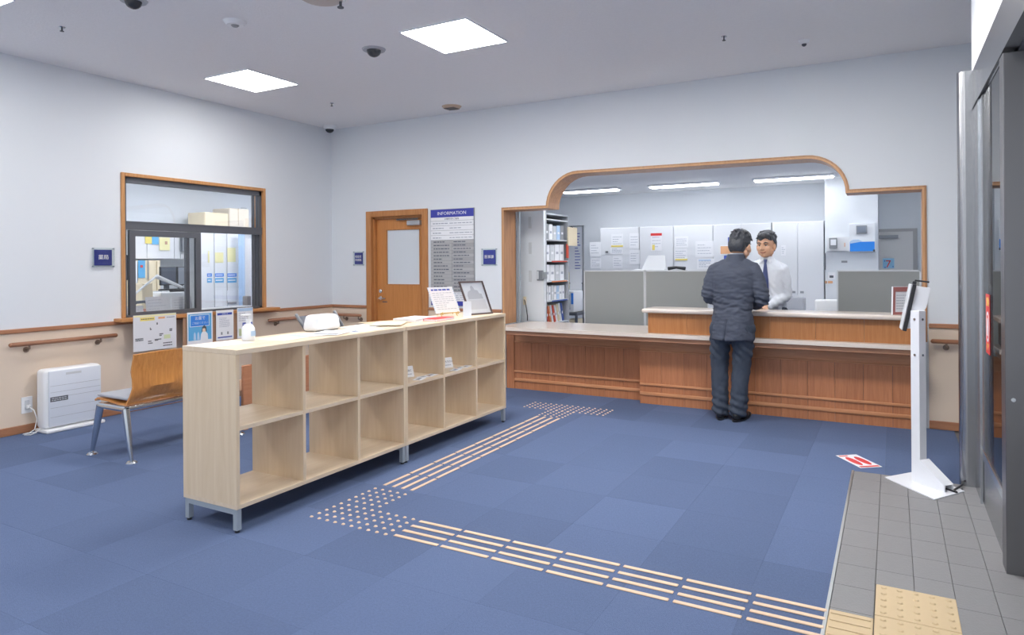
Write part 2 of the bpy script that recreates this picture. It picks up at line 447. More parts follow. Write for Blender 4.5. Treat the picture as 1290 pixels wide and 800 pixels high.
# wooden lining of the counter opening
outer = [(-3.91, .74), (-3.91, 2.055), (-3.34, 2.055)]+AR[1:]+AR2+[(.235, 2.055), (.235, .74)]
def offset_profile(pts, d):
    out = []
    for i, p in enumerate(pts):
        a = Vector(pts[max(i-1, 0)]); c = Vector(pts[min(i+1, len(pts)-1)]); p = Vector(p)
        e1 = (p-a).normalized() if i else (c-p).normalized(); e2 = (c-p).normalized() if i < len(pts)-1 else e1
        n1 = Vector((-e1.y, e1.x)); n2 = Vector((-e2.y, e2.x)); n = (n1+n2)
        if n.length < 1e-4: n = n1
        n.normalize(); k = d/max(.35, n.dot(n1)); out.append(tuple(p+n*k))
    return out
def lining(name, base, d0, d1, y0, y1, m):
    A = offset_profile(base, d0); C = offset_profile(base, d1); b = B()
    for i in range(len(base)-1):
        q = [A[i], A[i+1], C[i+1], C[i]]
        b.prism([(x, y0, z) for x, z in q], (0, y1-y0, 0))
    return b.build(name, m, kind='structure')
lining('trim_3', outer, -.006, .026, YB-.012, YB+TH+.01, CHERRYX if False else wood('opening lining veneer', (158, 110, 76), (196, 150, 110), 'Z', 14, .4, 0))
# pale leading edge of that lining is a lighter veneer strip
lining('trim_4', outer, -.004, .012, YB-.014, YB-.0125, wood('edge strip veneer', (196, 148, 104), (214, 168, 124), 'Z', 10, .4, 0))
# office shell
bx('wall_office_back', WALL, None, -7.0, 2.1, OY, OY+.1, 0, OZ, kind='structure')
bx('wall_office_left', WALL, None, -7.0, -6.9, YB+TH, OY, 0, OZ, kind='structure')
bx('wall_office_right', WALL, None, .5, .6, YB+TH, OY, 0, OZ, kind='structure')
bx('wall_office_side', WALL, None, -5.2, -3.66, 7.36, 7.42, 0, OZ, kind='structure')
bx('ceiling_office', mat('office ceiling', (240, 240, 242), .9), None, -7.0, 2.1, YB+TH, OY+.1, OZ, OZ+.1, kind='structure')
bx('wall_office_recess', WALL, None, -.78, -.155, 10.0, OY, 0, OZ, kind='structure')
# pharmacy shell
PX = -9.6
bx('wall_pharmacy_back', WALL, None, PX-.1, PX, -.5, 9.2, 0, 2.7, kind='structure')
bx('wall_pharmacy_end', WALL, None, PX, -6.9, 9.1, 9.2, 0, 2.7, kind='structure')
bx('wall_pharmacy_near', WALL, None, PX, XL-t_, -.6, -.5, 0, 2.7, kind='structure')
bx('wall_pharmacy_side', WALL, None, XL-.33, XL-.2, YB, 9.1, 0, 2.7, kind='structure')
bx('ceiling_pharmacy', CEIL, None, PX-.1, XL-t_, -.6, 9.2, 2.7, 2.8, kind='structure')

# ---------------------------------------------------------------- lamps
def panel(x, y, label, z=CZ, s=.30, group=None, m=None):
    t = thing('ceiling_light', label, 'ceiling light', (x, y, z), 0, group)
    b = B()
    for q in ((-s-.01, -s, -s-.01, s+.01), (s, s+.01, -s-.01, s+.01), (-s, s, -s-.01, -s), (-s, s, s, s+.01)): b.box(x+q[0], x+q[1], y+q[2], y+q[3], z-.012, z-.0005)
    b.build('frame', WHITEM, t)
    bx('diffuser', m or EMP, t, x-s, x+s, y-s, y+s, z-.009, z-.0008)
    return t
panel(-3.03, 4.53, 'bright square flush ceiling light right of the dome camera, the larger one in view')
panel(-5.48, 4.62, 'bright square flush ceiling light above the pharmacy window, the smaller one in view', m=EMP2)
panel(-.58, 4.5, 'bright square ceiling light above the top picture edge, right of the larger one')
for x, y in ((-.58, 2.1), (-3.03, 2.1), (-5.48, 2.1), (-.58, -.3), (-3.03, -.3), (-5.48, -.3)):
    panel(x, y, 'bright square flush ceiling light just outside the frame', group='ceiling lights of the hall behind the camera', m=EMP3)
def strip(x0, x1, y, label, group=None):
    t = thing('strip_light', label, 'ceiling light', ((x0+x1)/2, y, OZ), 0, group)
    bx('housing', WHITEM, t, x0-.02, x1+.02, y-.09, y+.09, OZ-.03, OZ-.001)
    bx('diffuser', EMS, t, x0, x1, y-.07, y+.07, OZ-.045, OZ-.03, .005)
strip(-4.40, -3.54, 9.6, 'long white strip light on the office ceiling, leftmost of the three')
strip(-3.04, -2.09, 9.6, 'long white strip light on the office ceiling, middle of the three')
strip(-1.60, -.65, 9.6, 'long white strip light on the office ceiling, rightmost of the three')
for x, y in ((.0, 9.35), (-5.9, 8.6), (-3.0, 7.5), (-1.75, 7.5), (-.5, 7.5)):  # unseen strips added to brighten the office and its door recess
    hw = .16 if y > 9 else .45
    strip(x-hw, x+hw, y, 'added unseen strip light brightening the office from its ceiling', 'added unseen office strip lights')
for x, y in ((-8.2, 4.0), (-8.2, 6.2), (-8.2, 8.0), (-8.2, 2.0)):
    t = thing('strip_light', 'white strip light on the pharmacy ceiling above the window view', 'ceiling light', (x, y, 2.7), 0, 'pharmacy ceiling lights')
    bx('diffuser', mat('pharmacy lamp', (250, 252, 255), .5, emit=PHARM_E), t, x-.15, x+.15, y-.6, y+.6, 2.66, 2.699)

# ================================================================ DOOR AND INFORMATION BOARD
def door():
    d = thing('door_1', None, None, (-5.475, YB, 0), 0); d['kind'] = 'structure'
    f = B(); y0, y1 = YB-.022, YB+.13
    f.box(-5.965, -5.88, y0, y1, 0, 2.12, .005).box(-5.07, -4.985, y0, y1, 0, 2.12, .005).box(-5.88, -5.07, y0, y1, 2.045, 2.12, .005)
    f.box(-5.88, -5.855, YB+.03, y1, 0, 2.045).box(-5.095, -5.07, YB+.03, y1, 0, 2.045).box(-5.88, -5.07, YB+.03, y1, 2.02, 2.045)
    f.build('door_frame', OAKF, d)
    yl = YB+.07
    lf = B(); x0, x1, z0, z1 = -5.853, -5.097, .01, 2.018; gx0, gx1, gz0, gz1 = -5.70, -5.16, 1.17, 1.885
    lf.box(x0, gx0, yl, yl+.04, z0, z1).box(gx1, x1, yl, yl+.04, z0, z1).box(gx0, gx1, yl, yl+.04, z0, gz0).box(gx0, gx1, yl, yl+.04, gz1, z1)
    leaf = lf.build('door_leaf', OAKZ, d)
    gf = B()
    for q in ((gx0, gx0+.012, gz0, gz1), (gx1-.012, gx1, gz0, gz1), (gx0, gx1, gz0, gz0+.012), (gx0, gx1, gz1-.012, gz1)): gf.box(q[0], q[1], yl-.004, yl+.03, q[2], q[3])
    gf.build('glazing_bead', OAKF, leaf)
    bx('frosted_pane', FROST, leaf, gx0+.012, gx1-.012, yl+.012, yl+.02, gz0+.012, gz1-.012, label='white frosted glass pane')
    h = B(); h.cone((-5.79, yl, 1.0), (-5.79, yl-.012, 1.0), .024, n=20).cone((-5.79, yl-.012, 1.0), (-5.79, yl-.05, 1.0), .009)
    h.tube([(-5.79, yl-.05, 1.0), (-5.76, yl-.055, 1.0), (-5.68, yl-.05, .997)], [.011, .01, .008], 10)
    h.build('lever_handle', CHROME, leaf, smooth='auto', label='satin lever handle')
    B().cone((-5.79, yl, 1.09), (-5.79, yl-.016, 1.09), .024, n=20).cone((-5.79, yl-.016, 1.09), (-5.79, yl-.022, 1.09), .012).build('lock_cylinder', CHROME, leaf)
    bx('notice_strip', DGREY, leaf, -5.77, -5.69, yl-.001, yl, .945, .957)
    c = bx('door_closer', mat('silver closer', (196, 200, 206), .35, .5), d, -5.33, -5.13, yl-.055, yl, 1.925, 1.985, .008, 2)
    a = B(); a.box(-5.50, -5.16, yl-.045, yl-.03, 1.992, 2.01); a.build('closer_arm', CHROME, c)
door()
def info():
    x0, x1, zt = -4.93, -4.315, 2.095
    t = thing('information_board', 'tall wall directory with INFORMATION header on the back wall right of the door', 'information board', (-4.62, YB, .93))
    F = FB(x0, YB, 0); w = x1-x0
    F.rect('backplate', MGREY, t, -.008, w+.008, .93, zt+.005, .001, .012)
    F.rect('header', BLUE, t, 0, w, 2.0, zt, .012, .02)
    F.text('INFORMATION', .056, w/2, 2.046, PAPER, t, .0205, sx=1.1)
    zz = 2.0
    for i in range(5):
        h = .045 if i == 0 else .058
        F.rect('white_slat', PAPER, t, 0, w, zz-h+.004, zz, .012, .02)
        if i == 0: F.text('診療受付のご案内', .026, w/2, zz-h/2, INK, t, .0205)
        else:
            F.lines('small_print', INKL, t, .03, w*.42, zz-h*.85, zz-h*.15, 1, .012, .0205); F.lines('small_print', INKL, t, w*.45, w*.97, zz-h*.85, zz-h*.15, 1, .01, .0205)
        zz -= h
    top = zz; n = 15; h = (top-1.10)/n; sil = mat('silver slat', (188, 189, 191), .4, .3); sil2 = mat('silver slat dark', (172, 172, 176), .4, .3)
    for i in range(n):
        F.rect('silver_slat', sil, t, 0, w*.5-.002, top-h*(i+1)+.0035, top-h*i, .012, .019)
        F.rect('silver_slat', sil2 if i % 2 else sil, t, w*.5+.002, w, top-h*(i+1)+.0035, top-h*i, .012, .019)
        rr = random.Random(i)
        F.lines('small_print', INK, t, .04, w*.44, top-h*(i+.75), top-h*(i+.25), 1, .012, .0195, rnd=rr)
        F.lines('small_print', INK, t, w*.54, w*.94, top-h*(i+.75), top-h*(i+.25), 1, .011, .0195, rnd=rr)
    p = F.rect('lower_sheet', PAPER, t, 0, w, .99, 1.095, .012, .02); F.lines('small_print', INKL, p, w*.3, w*.95, 1.0, 1.09, 4, .006, .0205)
    F.rect('footer', BLUE, t, 0, w, .935, .985, .012, .02)
info()
def blue_sign(F, w, h, text, label, size):
    t = thing('blue_sign', label, 'sign', F.p(w/2, 0)); 
    F.rect('acrylic_plate', glass_mat('acrylic plate', (.93, .96, .96), 1.3), t, -.022, w+.022, -.018, h+.018, .012, .017)
    F.rect('blue_panel', BLUE, t, 0, w, 0, h, .006, .0115)
    for i, l in enumerate(text): F.text(l, size, w/2, h/2+(len(text)-1)*size*.62-i*size*1.24, PAPER, t, .0175)
    for a in (-.014, w+.014):
        for c in (-.01, h+.01): B().cone(F.p(a, c, 0), F.p(a, c, .021), .006, n=10).build('stud', CHROME, t)
    return t
blue_sign(FB(-6.165, YB, 1.44), .135, .15, ['相談室', '内視鏡'], 'small blue wall sign with two white text lines left of the wooden door', .036)
blue_sign(FB(-4.185, YB, 1.43), .165, .165, ['医事課'], 'small blue wall sign with one white text line between directory and counter opening', .042)
blue_sign(FL(XL, 3.705, 1.445), .165, .15, ['薬局'], 'square blue wall sign lettered 薬局 left of the pharmacy window', .05)

# ================================================================ HANDRAILS
def handrail(pts, brackets, label, nrm):
    t = thing('handrail', label, 'handrail', Vector(pts[0]))
    B().tube(pts, .019, 14).sph(pts[0], .019, n=8).sph(pts[-1], .019, n=8).build('rail', mat('brown rail', (160, 112, 84), .4), t, smooth=True)
    for p in brackets:
        p = Vector(p); n = Vector(nrm) if not isinstance(nrm, dict) else Vector(nrm[tuple(p)])
        b = B(); w = p-n*(.058)
        b.tube([p-Vector((0, 0, .014)), p-Vector((0, 0, .045)), p-Vector((0, 0, .055))-n*.03, w-Vector((0, 0, .055))], .009, 8)
        b.cone(w-Vector((0, 0, .055))+n*.008, w-Vector((0, 0, .055)), .024, n=14)
        b.build('bracket', mat('bronze bracket', (140, 122, 108), .4, .5), t, smooth='auto')
    return t
hx = XL+.065; hy = YB-.065
handrail([(hx, 2.98, .775), (hx, 3.87, .775)], [(hx, 3.12, .775), (hx, 3.73, .775)], 'brown wooden handrail on the beige wall above the white air purifier', (1, 0, 0))
c = [(hx, 5.72, .775), (hx, hy-.05, .775), (hx+.015, hy-.015, .775), (hx+.05, hy, .775), (-6.03, hy, .775)]
t = thing('handrail', 'brown wooden handrail turning the room corner left of the wooden door', 'handrail', (hx, 5.72, .775))
B().tube(c, .019, 14).sph(c[0], .019, n=8).sph(c[-1], .019, n=8).build('rail', MATS['brown rail'], t, smooth=True)
for p, n in (((hx, 5.86, .775), (1, 0, 0)), ((hx, 6.45, .775), (1, 0, 0)), ((-6.31, hy, .775), (0, -1, 0)), ((-6.06, hy, .775), (0, -1, 0))):
    p = Vector(p); n = Vector(n); w = p-n*.058; b = B()
    b.tube([p-Vector((0, 0, .014)), p-Vector((0, 0, .045)), p-Vector((0, 0, .055))-n*.03, w-Vector((0, 0, .055))], .009, 8).cone(w-Vector((0, 0, .055))+n*.008, w-Vector((0, 0, .055)), .024, n=14)
    b.build('bracket', MATS['bronze bracket'], t, smooth='auto')
handrail([(.30, hy, .755), (1.2, hy, .755)], [(.395, hy, .755), (1.05, hy, .755)], 'brown wooden handrail on the beige wall between counter and stainless post', (0, -1, 0))

# ================================================================ PHARMACY WINDOW
def pwindow():
    d = thing('window_1', None, None, (XL, 4.84, .93)); d['kind'] = 'structure'
    y0, y1, z0, z1 = 3.965, 5.72, .93, 2.355; w = .036
    f = B(); xa, xb = XL-.155, XL+.02
    f.box(xa, xb, y0, y0+w, z0, z1, .004).box(xa, xb, y1-w, y1, z0, z1, .004).box(xa, xb, y0+w, y1-w, z1-w, z1, .004)
    f.build('wood_surround', wood('window surround', (184, 128, 78), (208, 156, 104), 'Z', 14, .4, 0), d)
    s = B().box(XL-.15, XL+.13, 3.89, 5.83, .895, .93, .006, 2).build('window_sill', wood('window sill wood', (184, 124, 72), (206, 150, 98), 'Y', 14, .35, 0), d)
    a0, a1, b1 = y0+w, y1-w, z1-w; xm = XL-.045
    al = B(); al.box(xm-.035, xm+.03, a0, a0+.03, z0, b1).box(xm-.035, xm+.03, a1-.035, a1, z0, b1).box(xm-.035, xm+.03, a0, a1, b1-.055, b1).box(xm-.035, xm+.03, a0, a1, z0, z0+.02)
    al.box(xm-.035, xm+.036, a0, a1, 1.80, 1.87).box(xm-.035, xm+.042, a0, a1, 1.87, 1.882)
    al.box(xm-.03, xm+.01, a1-.10, a1-.088, z0, b1)
    al.build('aluminium_frame', DARKAL, d)
    bx('pane', GLASS, d, xm-.003, xm+.003, a0+.03, a1-.035, 1.882, b1-.055)
    # sliding sash (left half) and fixed light (right half)
    s = B(); sy0, sy1 = a0+.06, 4.86; xs_ = xm+.014
    s.box(xs_-.018, xs_+.018, sy0, sy0+.06, z0+.02, 1.795).box(xs_-.018, xs_+.018, sy1-.06, sy1, z0+.02, 1.795).box(xs_-.018, xs_+.018, sy0+.06, sy1-.06, 1.735, 1.795).box(xs_-.018, xs_+.018, sy0+.06, sy1-.06, z0+.02, z0+.045)
    sash = s.build('sliding_sash', DARKAL, d); bx('pane', GLASS, sash, xs_-.003, xs_+.003, sy0+.06, sy1-.06, z0+.045, 1.735)
    s = B(); xs_ = xm-.016; s.box(xs_-.018, xs_+.018, 4.70, 4.74, z0+.02, 1.795).box(xs_-.018, xs_+.018, a1-.06, a1-.035, z0+.02, 1.80)
    sash = s.build('fixed_sash', DARKAL, d); bx('pane', GLASS, sash, xs_-.003, xs_+.003, 4.74, a1-.06, z0+.02, 1.80)
pwindow()
# notices hanging from the sill
def hang(name, y0, y1, z0, z1, label, fn, cat='notice', tilt=.0, rnd=None):
    xf = XL+.133; F = Face((xf, y0, z0), (0, 1, tilt), (0, 0, 1)); w, h = y1-y0, z1-z0
    t = thing(name, label, cat, F.p(w/2, 0)); fn(F, w, h, t); return t
def p_map(F, w, h, t):
    F.rect('sheet', mat('grey white paper', (222, 224, 230), .6), t, 0, w, 0, h, 0, .002)
    F.rect('border', PYEL, t, .004, w-.004, h-.02, h-.004, .0021, .0026)
    F.rect('yellow_banner', YEL, t, .07, .22, h-.06, h-.025, .0021, .0028); F.lines('small_print', INK, t, .08, .21, h-.055, h-.03, 1, .008, .003)
    F.rect('orange_banner', ORAN, t, .26, .33, h-.05, h-.03, .0021, .0028); F.lines('small_print', INK, t, .35, w-.02, h-.05, h-.03, 1, .006, .003)
    for a, b, c_, d_ in ((.02, .11, .10, .13), (.15, .20, .06, .10), (.22, .29, .09, .105), (.27, .31, .13, .16), (.31, .41, .02, .07), (.17, .19, .20, .225), (.24, .26, .25, .27), (.38, .41, .17, .2)):
        F.lines('map_mark', DGREY, t, a, b, c_, d_, 2, .011, .0024)
    F.rect('green_patch', GREENP, t, .32, .39, .10, .14, .0021, .0026)
hang('map_notice', 4.00, 4.455, .60, .955, 'white landscape map notice with a yellow banner hanging left below the pharmacy window', p_map, tilt=.0)
def p_blue(F, w, h, t):
    F.rect('sheet', PAPER, t, 0, w, 0, h, 0, .002); F.rect('blue_print', SKY, t, .014, w-.014, .07, h-.02, .0021, .0026)
    F.rect('text_panel', SKYD, t, .045, w-.05, h-.15, h-.04, .0027, .003)
    b = B()
    for q in ((.03, w-.04, h-.155, h-.15), (.03, w-.04, h-.036, h-.031), (.03, .035, h-.155, h-.031), (w-.045, w-.04, h-.155, h-.031)): F.slab(b, *q, .0027, .0032)
    b.build('panel_outline', PAPER, t)
    F.text('お薬で', .042, w*.5, h-.07, PAPER, t, .0032); F.text('ご相談ください', .028, w*.5, h-.12, PALEB, t, .0032)
    F.poly('printed_coat', PAPER, t, [(w*.5, .05), (w*.82, .05), (w*.8, .13), (w*.7, .16), (w*.6, .16), (w*.53, .13)], .0027, .003)
    F.poly('printed_face', mat('pale print skin', (240, 214, 190), .7), t, [(w*.6, .155), (w*.71, .155), (w*.72, .19), (w*.59, .19)], .0031, .0034)
    F.poly('printed_hair', DGREY, t, [(w*.55, .155), (w*.58, .155), (w*.6, .19), (w*.71, .19), (w*.73, .155), (w*.76, .155), (w*.74, .205), (w*.66, .225), (w*.58, .205)], .0033, .0036)
    for a in (.24, .38): F.poly('printed_figure', PALEB, t, [(w*a, .075), (w*(a+.1), .075), (w*(a+.08), .14), (w*(a+.05), .16), (w*(a+.01), .14)], .0027, .003)
hang('blue_poster', 4.58, 4.885, .575, .945, 'sky blue poster with white lettering and a drawn figure hanging below the pharmacy window', p_blue, 'poster')
def p_doc(F, w, h, t):
    F.rect('sheet', PAPER, t, 0, w, 0, h, 0, .002)
    F.rect('blue_band', BLUEI, t, .015, w-.02, h-.055, h-.03, .0021, .0027); F.text('お知らせ', .02, w/2, h-.043, PAPER, t, .0028)
    F.lines('small_print', INKL, t, .04, w-.05, .14, h-.08, 8, .004, .0022)
    for a in (.06, .14): F.rect('small_picture', MGREY, t, a, a+.02, .06, .09, .0021, .0026)
    F.rect('blue_band', BLUEI, t, .02, w-.02, .025, .038, .0021, .0027)
hang('white_notice', 4.93, 5.155, .615, .945, 'white portrait notice with blue bands at top and bottom below the pharmacy window', p_doc)
def p_doc2(F, w, h, t):
    F.rect('sheet', PAPER, t, 0, w, 0, h, 0, .002); F.rect('pale_band', PALEB, t, .006, w-.006, h-.04, h-.006, .0021, .0026)
    F.lines('small_print', INKL, t, .02, w-.03, .19, h-.05, 5, .006, .0022); F.rect('blue_band', BLUEI, t, .07, w-.01, .14, .175, .0021, .0027)
    F.lines('small_print', PAPER, t, .08, w-.02, .145, .17, 1, .008, .0028)
    F.rect('green_box', GREENP, t, .02, .07, .03, .11, .0021, .0026); F.rect('orange_box', ORAN, t, .08, .15, .03, .11, .0021, .0026)
hang('white_notice', 5.205, 5.42, .61, .955, 'white portrait notice with a pale blue top and orange box, rightmost below the pharmacy window', p_doc2)
bb = bx('brown_shade_board', BROWN, None, XL+.10, XL+.112, 4.55, 5.40, .60, .894); props(bb, 'brown board standing in for shade behind the notices under the window sill', 'board')  # brown colour stands in for what is mostly shadow between the notices

# ---------------------------------------------------------------- inside the pharmacy
def cabinet_white(name, x0, x1, y0, y1, z0, z1, label, n, axis='Y', group=None, m=WHITEM, handle=True):
    t = thing(name, label, 'cabinet', ((x0+x1)/2, (y0+y1)/2, z0), 0, group)
    bx('body', m, t, x0, x1, y0, y1, z0, z1)
    for k in range(n):
        if axis == 'Y':      # doors face +X
            a, b = y0+(y1-y0)*k/n, y0+(y1-y0)*(k+1)/n; d = bx('door', m, t, x1, x1+.018, a+.004, b-.004, z0+.05, z1-.01, .003)
            if handle: bx('handle', MGREY, d, x1+.018, x1+.028, b-.06, b-.045, (z0+z1)/2-.06, (z0+z1)/2+.06)
        else:                # doors face -Y
            a, b = x0+(x1-x0)*k/n, x0+(x1-x0)*(k+1)/n; d = bx('door', m, t, a+.004, b-.004, y0-.018, y0, z0+.05, z1-.01, .003)
            if handle: bx('handle', MGREY, d, b-.075 if k % 2 == 0 else a+.03, b-.03 if k % 2 == 0 else a+.075, y0-.026, y0-.018, 1.0, 1.03)
    return t
def pb(name, m, parent, px0, py0, px1, py1, X, d0, d1, bev=0, zf=None):
    """box whose +X face is read off the photograph at plane x = X (d0 in front .. d1 behind)"""
    a = at(px0, py0, 'X', X); c = at(px1, py1, 'X', X); z0 = zf if zf is not None else min(a.z, c.z)
    return bx(name, m, parent, X-d1, X-d0, min(a.y, c.y), max(a.y, c.y), z0, max(a.z, c.z), bev)
WC = mat('pharmacy cabinet white', (232, 234, 238), .45)
t = thing('tall_white_cabinet', 'tall white cabinet with yellow and blue papers seen through the right window half', 'cabinet', at(290, 400, 'X', -9.0)); t.location.z = 0; t.matrix_basis = Matrix.Translation((t.location.x, t.location.y, 0))
X = -8.98
pb('body', WC, t, 262, 286, 303, 300, X-.02, 0, .45, 0, 0)
for (u0, u1) in ((250, 269.5), (270, 285.5), (286, 303)): pb('door', WC, t, u0+.2, 289, u1-.2, 330, X, 0, .018, .003, .05)
for (u0, u1, y0, y1) in ((262, 264, 316, 331), (271, 281.5, 318, 331), (286.5, 297, 312, 330)): pb('yellow_sheet', PYEL, t, u0, y0, u1, y1, X+.004, 0, .003)
for (u0, u1) in ((261, 267), (271, 282), (286.5, 298)):
    pb('blue_label', SKYD, t, u0, 344.5, u1, 348.5, X+.004, 0, .003); pb('blue_label', SKY, t, u0, 350.5, u1, 356, X+.004, 0, .003)
    o = pb('small_print', PAPER, t, u0+1, 346, u1-1.5, 347, X+.006, 0, .0015); pb('small_print', PAPER, t, u0+1, 352.5, u1-1.5, 353.6, X+.006, 0, .0015)
for (u0, u1, y0, y1) in ((271, 280, 366, 386), (286, 297, 366, 378)): pb('white_sheet', PAPER, t, u0, y0, u1, y1, X+.004, 0, .003)
pb('grey_print', MGREY, t, 287, 381, 298, 383, X+.004, 0, .003)
o = pb('cardboard_box', CREAM, None, 258, 267, 288, 290, -9.0, 0, .4, .01, 2.02); props(o, 'cream cardboard box on top of the labelled white cabinet, lower one', 'box')
o = pb('cardboard_box', mat('pale beige box', (226, 216, 200), .7), None, 289, 262, 314, 290, -9.0, 0, .4, .01, 2.02); props(o, 'pale beige box with a dark lid edge on the cabinets, right one', 'box')
pb('dark_lid_edge', MGREY, o, 304, 261.5, 311, 263, -8.99, 0, .01); pb('tape_strip', mat('tape', (206, 190, 166), .5), o, 300, 262.5, 301, 284, -8.995, 0, .004)
t = thing('tall_white_cabinet', 'plain white tall cabinet carrying the pale beige box at the right of the window view', 'cabinet', at(310, 400, 'X', -9.0)); pb('body', WC, t, 303.5, 300, 320, 330, -9.0, 0, .45, 0, 0); pb('door', WC, t, 304, 300, 319.5, 330, -8.98, 0, .018, .002, .05)
o = pb('blue_banner', mat('soft blue banner', (178, 206, 238), .6), None, 300.5, 294, 309, 390, -8.9, 0, .006, 0, .01); props(o, 'narrow pale blue vertical banner right of the labelled white cabinet', 'banner')
pb('top_rod', LGREY, o, 300, 293, 309.5, 294.5, -8.89, 0, .02)
t = thing('wall_cabinet', 'white upper wall cabinet with posters behind the left window half', 'cabinet', at(210, 320, 'X', -9.3)); pb('body', WC, t, 170, 286, 236, 326, -9.32, 0, .26)
for u0, u1 in ((170, 185), (185.3, 219.5), (220, 227), (227.5, 236)): pb('door', WC, t, u0, 286, u1, 326, -9.3, 0, .018, .003)
t = thing('small_poster', 'blue and yellow poster high on the white wall cabinet in the pharmacy', 'poster', at(190, 308, 'X', -9.29)); pb('blue_half', SKY, t, 191.5, 293, 200, 308, -9.29, 0, .004); pb('yellow_half', YEL, t, 183, 292, 191.4, 307, -9.29, 0, .004)
t = thing('small_poster', 'yellow poster with a brown drawing on the white wall cabinet', 'poster', at(207, 316, 'X', -9.285)); pb('sheet', PYEL, t, 201, 299, 214, 315.5, -9.285, 0, .004); pb('brown_drawing', BROWN, t, 208, 304, 211, 308, -9.28, 0, .003)
t = thing('wall_phone', 'grey panel on the white pharmacy wall above the monitors', 'panel', at(231, 316, 'X', -9.26)); pb('panel_body', MGREY, t, 227.5, 299.5, 236, 317, -9.26, 0, .02); pb('panel_dark_edge', DGREY, t, 227.5, 299.5, 230, 317, -9.255, 0, .004)
t = thing('beige_locker', 'cream cabinet standing under the wall cabinet behind the pharmacy desk', 'cabinet', at(190, 380, 'X', -9.2)); pb('body', CREAM, t, 166, 328, 202, 370, -9.22, 0, .3, 0, 0)
for u0, u1 in ((167, 173.5), (174, 185.5), (187.5, 196), (198, 202)): pb('door', CREAM if u0 > 170 else WC, t, u0, 329, u1, 350, -9.2, 0, .018, .003, .05)
pb('dark_gap', MGREY, t, 186, 328, 187.2, 352, -9.195, 0, .006, 0)
t = thing('small_poster', 'narrow blue poster with a red mark on the cream cabinet', 'poster', at(178, 350, 'X', -9.19)); pb('sheet', SKY, t, 174, 328, 183, 350, -9.19, 0, .004); pb('red_mark', RED, t, 177, 334, 180, 337, -9.184, 0, .003)
desk = thing('pharmacy_desk', 'white desk behind the pharmacy window', 'desk', (-8.0, 5.6, 0)); DX = -7.6
bx('top', LGREY, desk, -8.6, DX, 4.6, 6.6, .70, .73, .004); bx('front_panel', WC, desk, DX-.03, DX-.01, 4.65, 6.55, .1, .70)
for x in (-8.55, -7.85):
    for y in (4.65, 6.5): bx('leg', MGREY, desk, x, x+.05, y, y+.05, 0, .70)
def mon(u0, v0, u1, v1, X, label, scr):
    a = at(u0, v0, 'X', X); c = at(u1, v1, 'X', X); t = thing('monitor', label, 'monitor', (X, (a.y+c.y)/2, .73)); z1 = a.z; z0 = c.z
    bx('housing', BLACK, t, X-.03, X, a.y, c.y, z0, z1, .005); bx('screen', scr, t, X+.0002, X+.002, a.y+.012, c.y-.012, z0+.015, z1-.012); m_ = (a.y+c.y)/2; bx('stand', DGREY, t, X-.06, X-.03, m_-.03, m_+.03, .742, z0+.1); bx('stand_foot', DGREY, t, X-.14, X+.06, m_-.1, m_+.1, .7305, .742)
mon(202, 336, 222.5, 359, -8.3, 'black computer monitor turned to the window in the pharmacy', mat('dark screen', (92, 98, 112), .2))
mon(223.5, 336, 236, 359, -8.35, 'grey computer monitor right beside the black one in the pharmacy', mat('grey screen', (150, 156, 166), .2))
mon(154.5, 321, 161.5, 353, -7.3, 'dark monitor cut off by the left edge of the pharmacy window', MATS['dark screen'])
bx('shelf_stand', LGREY, bpy.data.objects['monitor.002'], -7.46, -7.2, 3.9, 4.55, .70, .7295); bx('stand_leg', MGREY, bpy.data.objects['monitor.002'], -7.36, -7.30, 4.2, 4.26, 0, .70)
t = thing('boom_lamp', 'white folding boom arm over the pharmacy desk ending in a dark clamp', 'lamp', at(170, 372, 'X', -7.68)); t.location.z = .73; t.matrix_basis = Matrix.Translation((t.location.x, t.location.y, .73))
q = [at(u, v, 'X', -7.68) for u, v in ((169, 371), (197, 348), (229, 362))]
B().tube([q[0], q[1]], .013, 8).tube([q[1], q[2]], [.026, .02], 8).cone((q[0].x, q[0].y, .731), (q[0].x, q[0].y, q[0].z), .016).build('boom', WHITEP, t, smooth='auto')
a, c = at(215, 363, 'X', -7.66), at(238, 365, 'X', -7.66); B().box(-7.7, -7.64, a.y, c.y, c.z-.02, c.z+.02, .012).box(-7.7, -7.66, a.y-.14, a.y+.03, c.z+.0, c.z+.02, .006).build('clamp', BLACK, t)
t = thing('file_box', 'cream file box with red lettering on the pharmacy desk', 'file box', at(182, 380, 'X', -7.8)); a = at(179, 357, 'X', -7.8); c = at(193, 380, 'X', -7.8); bx('box_body', CREAM, t, -8.0, -7.8, a.y, c.y, .731, a.z, .004); Face((-7.799, a.y, .73), (0, 1, 0), (0, 0, 1)).text('禁煙', .07, (c.y-a.y)*.5, .16, RED, t, .001)
pr = thing('printer', 'white and grey printer on the pharmacy desk', 'printer', at(215, 380, 'X', -7.85)); a = at(193, 369, 'X', -7.85); c = at(238, 378, 'X', -7.85); bx('body', WHITEP, pr, -8.2, -7.85, a.y+.1, c.y-.02, .731, a.z, .015, 2); bx('paper_tray', LGREY, pr, -8.12, -7.92, a.y+.16, c.y-.1, a.z+.0005, a.z+.012); bx('dark_slot', MGREY, pr, -7.8499, -7.845, a.y+.16, c.y-.2, .80, .83)
t = thing('office_chair', 'dark office chair half hidden at the left end of the pharmacy window', 'chair', (-7.15, 4.45, 0))
q = [at(u, v, 'X', -7.1) for u, v in ((166, 385), (172, 381), (182, 380), (190, 384), (194, 392))]
B().tube(q+[V_ for V_ in (q[-1]-Vector((0, -.02, .2)),)], .016, 8).build('backrest_rim', DGREY, t, smooth=True); yc = q[2].y
